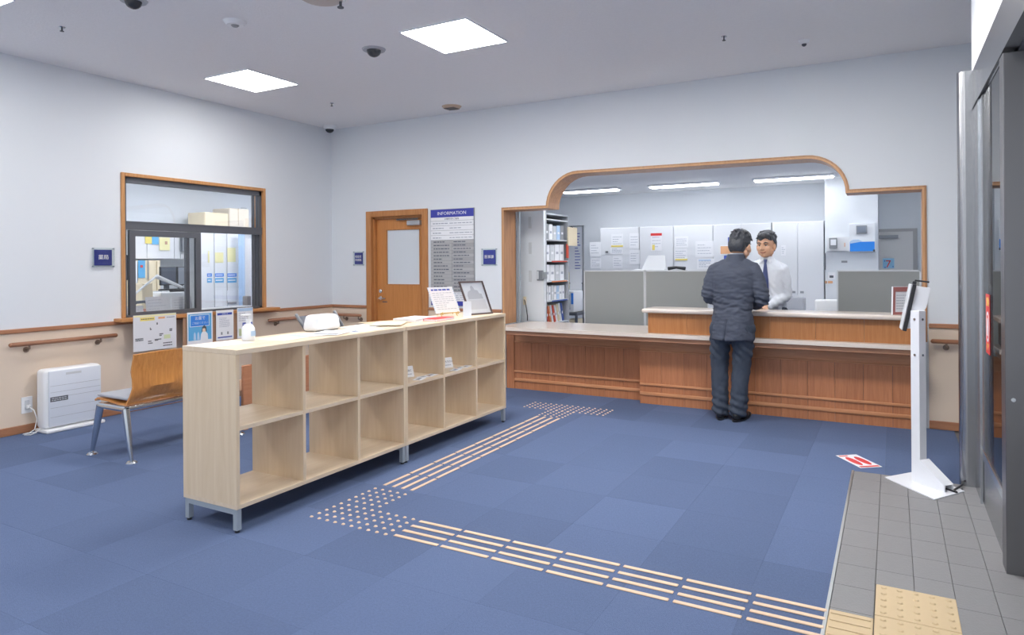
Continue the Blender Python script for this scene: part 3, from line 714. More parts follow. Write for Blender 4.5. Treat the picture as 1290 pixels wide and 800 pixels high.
bx('seat', DGREY, t, -7.35, -6.95, yc-.22, yc+.22, .45, .5, .02, 2); B().cone((-7.15, yc, 0), (-7.15, yc, .45), .03).build('gas_column', DGREY, t); B().tube([q[-1]-Vector((0, -.02, .2)), (-7.15, yc+.1, .5)], .015).build('backrest_bar', DGREY, t); B().box(-7.4, -6.9, yc-.03, yc+.03, 0, .04).box(-7.18, -7.12, yc-.25, yc+.25, 0, .04).build('star_base', DGREY, t)
o = pb('grey_bag', MGREY, None, 311.5, 373, 317, 390, -7.4, 0, .1, .01, 0); props(o, 'grey pointed bag at the lower right corner of the pharmacy window view', 'bag')
for k, (y0, y1, z1) in enumerate(((4.02, 4.30, 1.03), (4.33, 4.60, 1.115), (4.62, 4.86, 1.10))):
    xx = XL-.17; lb = ('white paper stand on the inner window ledge, leftmost', 'white paper sheet leaning inside the sliding window, middle', 'white paper sheet leaning inside the sliding window, right of the middle one')[k]
    t = thing('paper_stand', lb, 'notice', (xx, (y0+y1)/2, .931)); F = Face((xx, y0, .9505), (0, 1, 0), (-.12, 0, 1)); F.rect('sheet', PAPER, t, 0, y1-y0, 0, z1-.9505, 0, .002); F.lines('small_print', INKL, t, .03, y1-y0-.03, .02, z1-.97, 4, .003, .0022)
    bx('foot', LGREY, t, xx-.05, xx+.005, y0+.02, y1-.02, .9505-.012, .9505)
ledge = B().box(XL-.5, XL-.151, 3.9, 5.8, .905, .938, .004).build('inner_ledge', LGREY); props(ledge, 'light grey ledge running inside under the pharmacy window', 'shelf')

# ================================================================ AIR PURIFIER, SOCKET, BENCHES
t = thing('air_purifier', 'white slim floor-standing air purifier against the beige wall under the handrail', 'air purifier', (-6.43, 3.41, 0))
B().box(-6.52, -6.375, 3.17, 3.66, .03, .545, .035, 4).build('body', WHITEP, t, smooth='auto')
B().box(-6.376, -6.362, 3.20, 3.645, .05, .53, .006, 2).build('front_panel', mat('pale grey blue plastic', (216, 222, 232), .35), t, smooth='auto')
B().box(-6.53, -6.33, 3.165, 3.665, .001, .03, .01, 2).build('base', WHITEP, t, smooth='auto')
F = FL(-6.362, 3.20, 0)
d = F.rect('display_strip', DGREY, t, .01, .155, .265, .305, .0002, .002); F.lines('small_print', LGREY, d, .02, .145, .27, .30, 2, .006, .0022)
b = B()
for z in (.13, .21, .30, .345, .40): F.slab(b, .01, .435, z-.001, z+.001, .0002, .0012)
b.build('panel_joint', MGREY, t); F.rect('top_vent', LGREY, t, .14, .27, .485, .505, .0002, .0012)
t = thing('wall_socket', 'white wall socket plate with plug and cord left of the air purifier', 'socket', (XL+.006, 3.12, .19))
F = FL(XL+.006, 3.08, .17); F.rect('plate', WHITEP, t, 0, .085, 0, .14, .0002, .008); F.rect('socket_face', LGREY, t, .025, .06, .03, .11, .008, .011)
B().box(XL+.017, XL+.05, 3.11, 3.14, .21, .24, .004).build('plug', WHITEP, t)
pts = [(XL+.05, 3.125, .225), (XL+.09, 3.14, .20), (XL+.10, 3.16, .12), (XL+.08, 3.15, .03), (XL+.09, 3.10, .008), (XL+.12, 3.05, .007), (XL+.16, 3.08, .007), (XL+.13, 3.14, .007), (XL+.09, 3.09, .012), (XL+.12, 3.04, .016), (XL+.16, 3.12, .02), (XL+.14, 3.168, .04)]
B().tube(pts, .004, 6).build('cord', WHITEP, t, smooth=True)

def bench(x, y0, n, label):
    t = thing('waiting_bench', label, 'bench', (x-.25, y0, 0)); pitch = .475
    for k in range(n):
        y = y0+pitch*k; w = .465
        # moulded plywood shell: profile in x-z, extruded along y
        prof = [(-.46, .418), (-.42, .435), (-.30, .43), (-.15, .415), (-.06, .42), (-.02, .47), (.0, .54), (-.005, .60), (.0, .66), (.035, .80)]
        thk = .014; b = B(); N_ = 8
        L1, L2 = [], []
        for i, (a, z) in enumerate(prof):
            p0 = Vector(prof[max(i-1, 0)]); p1 = Vector(prof[min(i+1, len(prof)-1)]); dd = (p1-p0).normalized(); nn = Vector((dd.y, -dd.x))
            r1, r2_ = [], []
            for j in range(N_+1):
                s = j/N_; bow = .03*(1-(2*s-1)**2) if i > 5 else 0
                nar = .0 if i != 6 and i != 7 else .012
                yy = y+nar+(w-2*nar)*s; zz = z-(.012*(2*s-1)**2 if i == len(prof)-1 else 0)
                r1.append(b.bm.verts.new((x+a+bow, yy, zz))); r2_.append(b.bm.verts.new((x+a+bow+nn.x*thk, yy, zz+nn.y*thk)))
            L1.append(r1); L2.append(r2_)
        for i in range(len(prof)-1):
            for j in range(N_):
                b.bm.faces.new((L1[i][j], L1[i][j+1], L1[i+1][j+1], L1[i+1][j])); b.bm.faces.new((L2[i][j], L2[i+1][j], L2[i+1][j+1], L2[i][j+1]))
            b.bm.faces.new((L1[i][0], L1[i+1][0], L2[i+1][0], L2[i][0])); b.bm.faces.new((L1[i][N_], L2[i][N_], L2[i+1][N_], L1[i+1][N_]))
        for r_ in (0, -1):
            for j in range(N_): b.bm.faces.new((L1[r_][j], L2[r_][j], L2[r_][j+1], L1[r_][j+1]))
        sh = b.build('plywood_shell', PLY, t, smooth='auto')
        B().box(x-.45, x-.06, y+.01, y+w-.01, .437, .462, .012, 3).build('seat_pad', SEATG, sh, smooth='auto', label='flat grey seat cushion')
    L_ = pitch*n
    B().box(x-.06, x-.02, y0-.03, y0+L_+.01, .365, .40, .006, 2).build('beam', CHROME, t, smooth='auto')
    B().box(x-.36, x-.32, y0-.03, y0+L_+.01, .365, .40, .006, 2).build('beam', CHROME, t, smooth='auto')
    for y in (y0-.02, y0+L_-.02):
        fr = B().tube([(x-.36, y, .385), (x-.02, y, .385)], .022, 10).build('cross_piece', CHROME, t, smooth='auto')
        for (xa, xb) in ((x-.35, x-.46), (x-.03, x+.04)):
            lg = B().tube([(xa, y, .385), ((xa+xb)/2, y, .2), (xb, y, .02)], [.028, .024, .014], 10).build('leg', CHROME, t, smooth='auto')
            B().cone((xb, y, .001), (xb, y, .012), .04, .03, 16).cone((xb, y, .012), (xb, y, .03), .012).build('foot', CHROME, lg, smooth='auto')
    for k in range(n): bx('orange_tag', ORAN, t, x-.28, x-.22, y0+.06+pitch*k, y0+.07+pitch*k, .34, .37)
    return t
bench(-4.90, 3.02, 2, 'two-seat waiting bench with amber plywood backs and grey pads left of the shelf')
t = thing('low_bench', 'low brown wooden bench glimpsed through the open shelf', 'bench', (-5.0, 4.7, 0))
bx('back_panel', wood('low bench wood', (168, 112, 80), (184, 128, 96), 'Y', 10, .5), t, -4.93, -4.90, 4.02, 5.5, .22, .57, .006); bx('seat', BROWN, t, -5.38, -4.93, 4.02, 5.5, .30, .36, .01)
for x in (-5.33, -4.98):
    for y in (4.06, 5.42): bx('leg', OAKF, t, x, x+.04, y, y+.04, 0, .30)
# mesh sling rack behind the shelf
t = thing('mesh_rack', 'grey mesh sling stretched between two slanting poles behind the long shelf', 'rack', (-3.85, 3.75, 0))
for y in (3.52, 3.90): B().tube([(-3.70, y-.03, 1.085), (-3.72, y+.09, .95), (-3.80, y+.42, .6), (-3.86, y+.62, .012)], .011, 8).build('pole', MGREY, t, smooth=True)
B().prism([(-3.70, 3.50, 1.07), (-3.70, 3.86, 1.07), (-3.725, 3.99, .95), (-3.74, 4.02, .8), (-3.74, 3.65, .8), (-3.725, 3.62, .95)], (-.004, 0, 0)).build('mesh_panel', MESHF, t)
bx('foot_bar', MGREY, t, -3.9, -3.84, 4.06, 4.58, .001, .02)

# ================================================================ LONG OPEN SHELF
SX0, SX1, SY0, SY1 = -3.515, -3.07, 2.47, 5.385
def shelf_unit(y0, y1, label):
    t = thing('open_shelf', label, 'shelf', ((SX0+SX1)/2, (y0+y1)/2, 0)); T = .022
    zb, zt = .128, .985
    bx('top_board', MAPLEY, t, SX0-.004, SX1+.004, y0, y1, zt-.028, zt, .002)
    bx('bottom_board', MAPLEY, t, SX0, SX1, y0, y1, zb, zb+T)
    for y in (y0, y1-T): bx('side_board', MAPLE, t, SX0, SX1, y, y+T, zb+T, zt-.028)
    P_ = (y1-y0-T)/3
    for k in (1, 2): bx('divider', MAPLE, t, SX0, SX1-.004, y0+P_*k, y0+P_*k+T, zb+T, zt-.028)
    for k in range(3): bx('middle_shelf', MAPLEY, t, SX0, SX1-.004, y0+P_*k+T, y0+P_*(k+1), .548, .548+T)
    f = B()
    for y in (y0+.004, y1-.034): f.box(SX0+.01, SX1-.005, y, y+.03, .098, .1278)
    for x in (SX0+.01, SX1-.035): f.box(x, x+.03, y0+.034, y1-.034, .1, .1278) if x < -3.2 else None
    f.build('leg_frame', GREYM, t)
    for x in (SX0+.01, SX1-.035):
        for y in (y0+.004, y1-.034):
            l = bx('leg', GREYM, t, x, x+.03, y, y+.03, .014, .098); B().cone((x+.015, y+.015, .0), (x+.015, y+.015, .014), .013, n=10).build('rubber_foot', BLACK, l)
ym = (SY0+SY1)/2
shelf_unit(SY0, ym-.001, 'pale maple open shelf unit with six empty cells, nearer half of the row')
shelf_unit(ym+.001, SY1, 'pale maple open shelf unit holding table tents, farther half of the row')
ST = .985
# things on the shelf top
t = thing('sanitizer_bottle', 'white pump bottle of hand sanitizer on the near end of the shelf top', 'bottle', (-3.40, 2.80, ST))
x, y = -3.385, 2.815; z = ST
B().loft([((x, y, z+.0005), .038, .03), ((x, y, z+.008), .042, .034), ((x, y, z+.075), .042, .034), ((x, y, z+.092), .03, .026), ((x, y, z+.102), .014, .014), ((x, y, z+.115), .014, .014)], 24).build('bottle_body', WHITEP, t, smooth='auto')
B().cone((x, y, z+.112), (x, y, z+.128), .016, n=16).cone((x, y, z+.128), (x, y, z+.152), .005).box(x-.012, x+.012, y-.045, y+.014, z+.150, z+.160, .004, 2).build('pump', WHITEP, t, smooth='auto')
bx('label_strip', PALEB, t, x+.0405, x+.0425, y-.015, y+.018, z+.03, z+.06)
def sheet(x, y, w, l, rz, z, label, name='leaflet', m=PAPER, pic=None, group=None):
    t = thing(name, label, 'leaflet', (x, y, z), rz, group); b = B(); b.M = wm(t); b.box(-w/2, w/2, -l/2, l/2, 0, .0015).build('sheet', m, t)
    F = Face(wm(t) @ Vector((-w/2, -l/2, .0015)), wm(t).to_3x3() @ Vector((1, 0, 0)), wm(t).to_3x3() @ Vector((0, 1, 0)))
    F.lines('small_print', INKL, t, .02, w-.02, .03, l-.03, 9, .004, .0001)
    if pic: F.rect('printed_block', pic, t, .02, w-.02, l*.1, l*.3, .0002, .0008)
    return t
sheet(-3.30, 3.04, .21, .297, .1, ST, 'white leaflet lying on the shelf top right beside the sanitizer bottle', pic=None)
sheet(-3.28, 3.20, .21, .297, -.25, ST+.002, 'white leaflet with a pale blue block overlapping the one by the sanitizer', pic=PALEB)
sheet(-3.24, 3.36, .21, .297, .35, ST+.004, 'white leaflet with a grey block lying just in front of the white plastic case', pic=MGREY)
sheet(-3.22, 3.60, .21, .297, -.1, ST+.0005, 'white leaflet with a blue grey block right of the plastic case', pic=mat('blue grey print', (120, 134, 160), .6))
sheet(-3.36, 3.80, .21, .297, .15, ST+.0022, 'plain white leaflet lying between plastic case and brown folder')
sheet(-3.38, 2.62, .21, .297, .0, ST+.0003, 'plain white leaflet at the near end of the shelf top, left of the sanitizer')
t = thing('plastic_case', 'white rounded plastic case on the back edge of the shelf top', 'case', (-3.44, 3.47, ST))
me = B().box(-3.505, -3.375, 3.345, 3.61, ST+.001, ST+.112, .032, 4)
for v in me.bm.verts:
    k = max(0, (v.co.z-ST)/.115); v.co.y = 3.478+(v.co.y-3.478)*(1-.22*k)
me.build('shell', WHITEP, t, smooth='auto'); bx('base_lip', DGREY, t, -3.49, -3.39, 3.375, 3.58, ST+.0005, ST+.006)
def book(name, x, y, w, l, h, rz, z, m, label, cat='booklet'):
    t = thing(name, label, cat, (x, y, z), rz); b = B(); b.M = wm(t); b.box(-w/2+.002, w/2-.003, -l/2+.003, l/2-.003, .0015, h-.0015).build('pages', PAPER, t)
    b = B(); b.M = wm(t); b.box(-w/2, w/2, -l/2, l/2, 0, .0015).box(-w/2, w/2, -l/2, l/2, h-.0015, h).box(-w/2, -w/2+.002, -l/2, l/2, 0, h).build('cover', m, t); return t
book('folder', -3.42, 4.12, .24, .33, .006, -.35, ST+.0005, mat('kraft folder', (214, 190, 160), .7), 'flat kraft brown folder on the shelf top beyond the leaflets', 'folder')
book('folder', -3.30, 4.02, .23, .31, .005, .5, ST+.0068, CREAM, 'cream folder lying across the kraft brown folder', 'folder')
book('booklet', -3.36, 4.43, .22, .30, .022, .05, ST+.0005, PAPER, 'thick white booklet on the shelf top beside the red booklet')
book('booklet', -3.19, 4.52, .12, .28, .018, .05, ST+.0005, RED, 'flat red booklet at the shelf front edge beside the white booklet')
# flyer on gold easel
t = thing('flyer_on_easel', 'white flyer with blue edge on a small gold wire easel on the shelf top', 'flyer', (-3.32, 4.85, ST))
F = Face((-3.38, 4.74, ST+.03), (.28, .96, 0), (-.10, -.42, 1)); 
F.rect('flyer_sheet', PAPER, t, 0, .27, 0, .245, 0, .0025)
F.lines('small_print', INKL, t, .03, .24, .03, .2, 9, .004, .0026); F.lines('blue_title', BLUEI, t, .03, .24, .205, .235, 1, .014, .0026)
b = B()
for k in range(10): F.slab(b, 0, .008, .02+.022*k, .03+.022*k, .0026, .003); F.slab(b, .262, .27, .02+.022*k, .03+.022*k, .0026, .003)
b.build('blue_edge', PALEB, t)
e = B()
for a in (.05, .22):
    e.tube([F.p(a, .12, -.004), F.p(a, 0, -.004), F.p(a, -.01, .03), F.p(a, .012, .034)], .004, 6); e.tube([F.p(a, 0, .0), F.p(a-.01, -.029, .02)], .004, 6)
    e.tube([F.p(a, .1, -.004), F.p(a, -.02, -.05)], .003, 6)
e.tube([F.p(.03, .004, .032), F.p(.24, .004, .032)], .004, 6); e.build('easel', GOLD, t, smooth=True)
t = thing('card_holder', 'frosted white acrylic card holder standing left of the framed picture', 'card holder', (-3.07, 4.86, ST))
F = Face((-3.165, 4.83, ST), (.55, .83, 0), (0, 0, 1)); F.rect('card', ACRYL, t, 0, .075, .001, .135, 0, .004); F.rect('foot', ACRYL, t, 0, .075, .0005, .004, .004, .05)
# framed picture
t = thing('picture_frame', 'dark wood picture frame with a grey building drawing on the far shelf end', 'picture frame', (-3.2, 5.2, ST))
F = Face((-3.245, 5.05, ST+.003), (.30, .95, 0), (-.10, -.44, 1)); w, h = .27, .325
b = B()
for q in ((0, .012, 0, h), (w-.012, w, 0, h), (.012, w-.012, 0, .012), (.012, w-.012, h-.012, h)): F.slab(b, *q, 0, .016)
b.build('frame', mat('dark frame wood', (98, 84, 84), .45), t); pic = F.rect('picture', mat('cool paper', (222, 228, 236), .5), t, .012, w-.012, .012, h-.012, .002, .006)
F.poly('printed_building', mat('grey drawing', (186, 192, 202), .6), pic, [(.05, .15), (.22, .15), (.215, .20), (.19, .205), (.18, .235), (.15, .24), (.14, .27), (.125, .285), (.11, .27), (.105, .24), (.07, .225), (.05, .19)], .0061, .0066)
F.rect('printed_ground', mat('pale drawing', (206, 210, 218), .6), pic, .04, .235, .05, .145, .0061, .0066)
B().prism([F.p(w*.45, h*.6, -.001), F.p(w*.55, h*.6, -.001), F.p(w*.55, .05, -.09), F.p(w*.45, .05, -.09)], (.003, 0, 0)).build('stand_leg', DGREY, t)
# table tents and leaflets in the shelf cells
def tent(x, y, z, label, k):
    t = thing('table_tent', label, 'table tent', (x, y, z)); F = Face((x, y, z+.0005), (.35, .94, 0), (-.30, .11, 1)); F.rect('front_sheet', PAPER, t, 0, .11, 0, .085, 0, .0015)
    F.text(('ご自由に', 'お持ち下さい')[k], .02, .055, .05, INK, t, .0018); F.lines('small_print', INKL, t, .02, .09, .01, .035, 1, .006, .0018)
    F2 = Face((x-.056, y+.021, z+.0005), (.35, .94, 0), (.30, -.11, 1)); F2.rect('back_sheet', PAPER, t, 0, .11, 0, .084, -.0015, 0)
MS = .57
tent(-3.262, ym+.20, MS, 'small white table tent in the fourth upper shelf cell from the near end', 0)
tent(-3.262, ym+.735, MS, 'small white table tent in the fifth upper shelf cell from the near end', 1)
for k, (dx, dy, rz, m) in enumerate(((-3.12, .23, .3, MGREY), (-3.14, .32, -.2, LGREY), (-3.13, .39, .1, BROWN))):
    sheet(dx, ym+dy, .07, .12, rz, MS+.001+.002*k, ('small leaflet with a grey block beside the nearer table tent', 'pale small leaflet between the grey and the brown one in the fourth cell', 'brown small leaflet at the far side of the fourth upper cell')[k], pic=m)
for k, (dx, dy, rz, m) in enumerate(((-3.12, .72, .2, LGREY), (-3.14, .81, -.3, ORAN), (-3.13, .89, .1, CREAM))):
    sheet(dx, ym+dy, .07, .12, rz, MS+.001+.002*k, ('small pale leaflet beside the farther table tent', 'small leaflet with an orange block in the fifth upper cell', 'small cream leaflet at the far side of the fifth upper cell')[k], pic=m)

# ================================================================ RECEPTION COUNTER
tl = thing('reception_counter', 'recessed left section of the wood-panelled reception counter below the metal rack', 'counter', (-3.0, 6.88, 0))
tr = thing('reception_counter', 'longer right section of the wood-panelled reception counter under the raised ledge', 'counter', (-1.0, 6.75, 0))
tw = thing('counter_worktop', 'long pale low worktop along both sections of the reception counter', 'worktop', (-1.8, 6.7, .66))
def face_boards(t, x0, x1, y, n, nm='veneer_panel'):
    w = (x1-x0)/n
    for k in range(n):
        bx(nm, CHERRY, t, x0+w*k+.0012, x0+w*(k+1)-.0012, y, y+.018, 0, .53)
    bx('upper_board', CHERRYX, t, x0, x1, y+.004, y+.018, .53, .6545)
    bx('core', DGREY, t, x0+.01, x1-.01, y+.018, y+.04, 0.002, .64)
    for z, r_ in ((.105, .017), (.20, .012)):
        B().box(x0, x1, y-.014, y, z-r_, z+r_, .006, 2).build('bumper_rail', mat('tan bumper rail', (214, 158, 112), .4) if False else CHERRYX, t, smooth='auto')
    B().box(x0, x1, y-.006, y+.004, .532, .546, .003).build('bead', CHERRYX, t)
CHERRYX = wood('tan rail wood', (196, 134, 92), (216, 158, 116), 'X', 16, .38, .02)
face_boards(tl, -3.80, -2.262, 6.872, 7)
face_boards(tr, -2.26, .225, 6.735, 11)
bx('side_panel', CHERRY, tl, -3.90, -3.80, 6.862, 6.90, 0, .6545)
bx('return_panel', CHERRY, tr, -2.262, -2.244, 6.753, 6.872, 0, .6545)
# low top: front part is continuous
B().prism([(-3.815, 6.49, .702), (.20, 6.49, .702), (.20, 6.92, .702), (-2.1, 6.92, .702), (-2.1, 7.30, .702), (-3.815, 7.30, .702)], (0, 0, .038)).build('low_top', TOP, tw, smooth='auto', label='pale stone low worktop')
B().box(-3.79, .19, 6.515, 6.84, .656, .7015, .004).build('top_edge_board', wood('top edge wood', (166, 116, 86), (190, 142, 112), 'X', 12, .4, 0), tw)
t = tr
w = (.17+2.12)/6
for k in range(6): bx('raised_panel', wood('raised ledge veneer', (164, 106, 60), (182, 126, 78), 'Z', 16, .4, .03), t, -2.12+w*k+.001, -2.12+w*(k+1)-.001, 6.575, 6.595, .7405, .94)
bx('raised_end_panel', OAKZ, t, -2.12, -2.10, 6.595, 6.91, .7405, .94)
bx('raised_core', MGREY, t, -2.09, .16, 6.60, 6.90, .742, .935)
B().box(-2.17, .20, 6.52, 6.93, .94, .98, .016, 4).build('raised_top', TOP, t, smooth='auto', label='pale stone raised ledge')
bx('rear_panel', MGREY, tl, -3.80, -2.3, 7.22, 7.24, 0, .7015)
bx('guide_rail', GREYM, None, -3.885, -3.86, 7.115, 7.15, .741, 2.05); props(bpy.data.objects['guide_rail'], 'narrow grey vertical shutter rail at the left jamb of the counter opening', 'rail')
# framed certificate on raised top
t = thing('certificate_frame', 'certificate in a red and white frame standing at the right end of the raised ledge', 'picture frame', (.03, 6.62, .98))
F = Face((-.005, 6.60, .981), (.82, .57, 0), (.02, .10, 1)); w, h = .17, .235; b = B()
for q in ((0, .022, 0, h), (w-.022, w, 0, h), (.022, w-.022, 0, .022), (.022, w-.022, h-.04, h)): F.slab(b, *q, 0, .014)
b.build('frame', mat('dusty red frame', (176, 112, 108), .5), t); F.rect('document', PAPER, t, .02, w-.02, .02, h-.035, .001, .008); F.lines('small_print', INKL, t, .035, w-.035, .04, h-.06, 6, .005, .0082)
bb = B()
for q in ((-.004, .0, -.0, h+.004), (0, w, h, h+.004)): F.slab(bb, *q, 0, .016)
bb.build('white_edge', PAPER, t)

# ================================================================ OFFICE
def partition(x0, x1, y, label):
    t = thing('partition_screen', label, 'partition', ((x0+x1)/2, y, 0)); z0, z1 = .01, 1.345
    bx('fabric_panel', PART, t, x0+.012, x1-.012, y-.012, y+.012, z0+.03, z1-.012)
    b = B(); b.box(x0, x0+.012, y-.016, y+.016, z0, z1).box(x1-.012, x1, y-.016, y+.016, z0, z1).box(x0, x1, y-.016, y+.016, z1-.012, z1).box(x0, x1, y-.016, y+.016, z0, z0+.03); b.build('frame', LGREY, t)
    for x in (x0+.05, x1-.05): bx('foot', MGREY, t, x-.015, x+.015, y-.12, y+.12, 0, .01)
partition(-3.235, -2.482, 7.6, 'grey fabric partition screen behind the low counter, leftmost')
partition(-2.478, -1.76, 7.6, 'grey fabric partition screen left of the man in the suit, second from the left')
partition(-.485, .24, 7.6, 'grey fabric partition screen at the right end behind the raised ledge')
# lockers
for k, (x0, x1, n, lab) in enumerate(((-4.02, -3.38, 1, 'white locker with notices, leftmost behind the partitions'), (-3.38, -2.85, 1, 'white locker with notices, second from left along the office back wall'), (-2.85, -2.27, 1, 'white locker between the red-headed notice and the suited man'), (-2.27, -1.47, 2, 'white double locker behind the two men'), (-1.46, -.80, 2, 'white double locker with a visible latch right of the man in the white shirt'))):
    cabinet_white('locker', x0+.002, x1-.002, 10.1, 10.58, 0, 1.985, lab, n, 'X', m=mat('white locker', (226, 229, 234), .45))
FO = FB(0, 10.078, 0)
def note(px0, py0, px1, py1, label, extra=None, m=PAPER, y=10.078, cat='notice', lines=4):
    a = at(px0, py0, 'Y', y); b_ = at(px1, py1, 'Y', y); t = thing('wall_notice', label, cat, ((a.x+b_.x)/2, y, b_.z)); F = FB(0, y, 0)
    F.rect('sheet', m, t, a.x, b_.x, b_.z, a.z, 0, .003)
    w = b_.x-a.x; h = a.z-b_.z
    if lines: F.lines('small_print', INKL, t, a.x+w*.12, b_.x-w*.12, b_.z+h*.15, a.z-h*.15, lines, .008, .0032)
    for (u0, u1, v0, v1, mm) in (extra or ()): F.rect('printed_block', mm, t, a.x+w*u0, a.x+w*u1, b_.z+h*v0, b_.z+h*v1, .0031, .0045)
    return t
note(743, 305, 757, 323, 'plain white notice on the leftmost locker, upper of two'); note(744, 325, 757, 338, 'plain white notice on the leftmost locker, lower of two')
note(770, 295, 785, 311, 'white notice with a yellow bottom bar on the lockers', [(0, 1, 0, .13, YEL)]); note(769, 312, 785, 320, 'small white notice directly below the one with the yellow bar'); note(772, 322, 784, 338, 'white notice below the small notice under the yellow bar')
note(793, 294, 805, 313, 'tall white notice on the second locker, upper of two'); note(793, 315, 806, 333, 'tall white notice on the second locker, lower of two')
note(820, 294, 834, 316, 'white notice with red header and yellow green mark', [(-.02, 1, .86, 1, RED), (.12, .35, .05, .35, YEL)])
note(850, 298, 867, 312, 'white notice on the locker left of the suited man, upper of two'); note(849, 313, 866, 328, 'white notice with a yellow bottom line left of the suited man', [(.1, 1, 0, .14, YEL)])
note(876, 304, 899, 324, 'wide white notice beside the suited man, upper one'); note(878, 326, 900, 339, 'wide white notice beside the suited man, lower one', [(.1, .8, .8, .9, PALEB)])
note(907, 309, 921, 321, 'orange picture notice half hidden by the head of the suited man', [(.05, .95, .1, .9, ORAN)], lines=0); note(917, 299, 928, 307, 'small blue notice above the orange picture notice', m=BLUEI, lines=0); note(912, 322, 926, 328, 'small blue notice below the orange picture notice', m=BLUEI, lines=0)
note(984, 309, 990, 322, 'small white notice right of the head of the man in the white shirt')
bx('black_magnet', DGREY, None, *sorted((at(763, 318, 'Y', 10.07).x, at(766, 318, 'Y', 10.07).x)), 10.062, 10.079, at(765, 318.5, 'Y', 10.07).z, at(765, 316.5, 'Y', 10.07).z); props(bpy.data.objects['black_magnet'], 'small dark magnet between two columns of notices on the lockers', 'magnet')
# low printer cabinet and printer behind the partitions
t = thing('low_cabinet', 'low white cabinet behind the partitions carrying the printer', 'cabinet', (-2.5, 8.3, 0)); bx('body', WHITEM, t, -3.0, -2.05, 8.1, 8.5, 0, 1.18, .004); bx('door', WHITEM, t, -2.98, -2.53, 8.085, 8.1, .05, 1.15, .003); bx('door', WHITEM, t, -2.52, -2.07, 8.085, 8.1, .05, 1.15, .003)
t = thing('printer', 'white desktop printer standing behind the grey partition screens', 'printer', (-2.6, 8.3, 1.18))
B().box(-2.84, -2.38, 8.13, 8.48, 1.181, 1.33, .02, 2).build('body', WHITEP, t, smooth='auto'); b = B(); b.prism([(-2.76, 8.3, 1.33), (-2.44, 8.3, 1.33), (-2.5, 8.46, 1.52), (-2.72, 8.46, 1.52)], (0, .012, .004)); b.build('paper_tray', LGREY, t)
bx('top_panel', LGREY, t, -2.80, -2.42, 8.15, 8.3, 1.331, 1.352, .006)
t = thing('desk_telephone', 'dark handset lying on the low cabinet behind the second partition', 'telephone', (-2.2, 8.2, 1.18)); bx('base', DGREY, t, -2.36, -2.16, 8.12, 8.28, 1.181, 1.34, .01); B().tube([(-2.36, 8.11, 1.36), (-2.26, 8.11, 1.375), (-2.15, 8.11, 1.36)], [.022, .015, .022]).build('handset', BLACK, t, smooth=True)
# fin wall details and metal shelf rack
F = FB(0, 7.36, 0)
for z in (1.93, 1.62, 1.28): 
    o = F.rect('wall_plate', LGREY, None, -3.86, -3.82, z-.07, z+.07, .001, .008); props(o, {1.93: 'small pale plate on the white partition wall, top of three', 1.62: 'small pale plate on the white partition wall, middle of three', 1.28: 'small pale plate on the white partition wall, lowest of three'}[z], 'plate')
t = thing('intercom', 'small grey intercom on the edge of the white partition wall', 'intercom', (-3.68, 7.33, 1.25)); bx('body', mat('intercom grey', (120, 126, 134), .5), t, -3.74, -3.66, 7.325, 7.36, 1.23, 1.35, .005); bx('handset', LGREY, t, -3.735, -3.71, 7.31, 7.325, 1.245, 1.34, .004); bx('side_bracket', MGREY, t, -3.66, -3.645, 7.33, 7.42, 1.25, 1.33)
t = thing('cable_outlet', 'cream outlet with a hanging black cable end above the low worktop', 'outlet', (-3.93, 7.35, .74)); F.rect('plate', CREAM, t, -3.94, -3.90, .93, 1.03, .001, .008); B().tube([(-3.92, 7.345, .99), (-3.90, 7.32, .98), (-3.875, 7.31, .90), (-3.85, 7.29, .80), (-3.845, 7.28, .745)], .006, 8).build('cable', BLACK, t, smooth=True)
RX = -3.66
t = thing('metal_shelf_rack', 'tall grey metal shelf rack with files behind the white partition wall', 'shelf', (RX-.16, 7.80, 0)); y0, y1 = 7.43, 8.08
for z in (.70, .98, 1.22, 1.47, 1.73, 1.98, .35, .06): bx('shelf_board', LGREY, t, RX-.30, RX, y0+.012, y1-.02, z-.016, z)
bx('side_panel', mat('rack grey', (176, 180, 188), .5), t, RX-.32, RX+.005, y1-.02, y1, 0, 2.03); bx('side_panel', MATS['rack grey'], t, RX-.32, RX, y0, y0+.012, 0, 2.03); bx('back_panel', MGREY, t, RX-.32, RX-.30, y0+.012, y1-.02, 0, 2.03); bx('top_panel', MATS['rack grey'], t, RX-.32, RX+.005, y0, y1, 2.03, 2.05)
rr = random.Random(4)
def files(z, hh, ms, label_base, group, lean=False, n=9, cat='file', nm='file_folder'):
    y = y0+(.05 if lean else .03); k = 0; tot = (y1-y0-(.16 if lean else .09)); w_ = tot/n
    for k in range(n):
        m = ms[k % len(ms)]; h = hh*rr.uniform(.88, 1); a = y+w_*k; t = thing(nm, label_base+', '+('nearest to the wall edge' if k == 0 else 'farthest from the wall edge' if k == n-1 else ('second', 'third', 'fourth', 'fifth', 'sixth', 'seventh')[k-1]+' from the wall edge'), cat, (RX-.15, a+w_/2, z), 0, group)
        s = .07 if lean else 0; w2 = w_*.62 if lean else w_*.88
        b = B().prism([(RX-.03, a, z+.001), (RX-.03, a+w2, z+.001), (RX-.03, a+w2-s*1, z+h), (RX-.03, a-s, z+h)], (-.22, 0, 0)) if not lean else B().prism([(RX-.03, a+.05, z+.001), (RX-.03, a+.05+w2, z+.001), (RX-.03, a+.05+w2-s, z+h), (RX-.03, a+.05-s, z+h)], (-.22, 0, 0))
        b.build('spine_cover', m, t); bx('spine_label', PAPER if m is not PAPER else INKL, t, RX-.03, RX-.028, a+w2*.25+(.05-s*.5 if lean else 0), a+w2*.75+(.05-s*.5 if lean else 0), z+h*.4, z+h*.55)
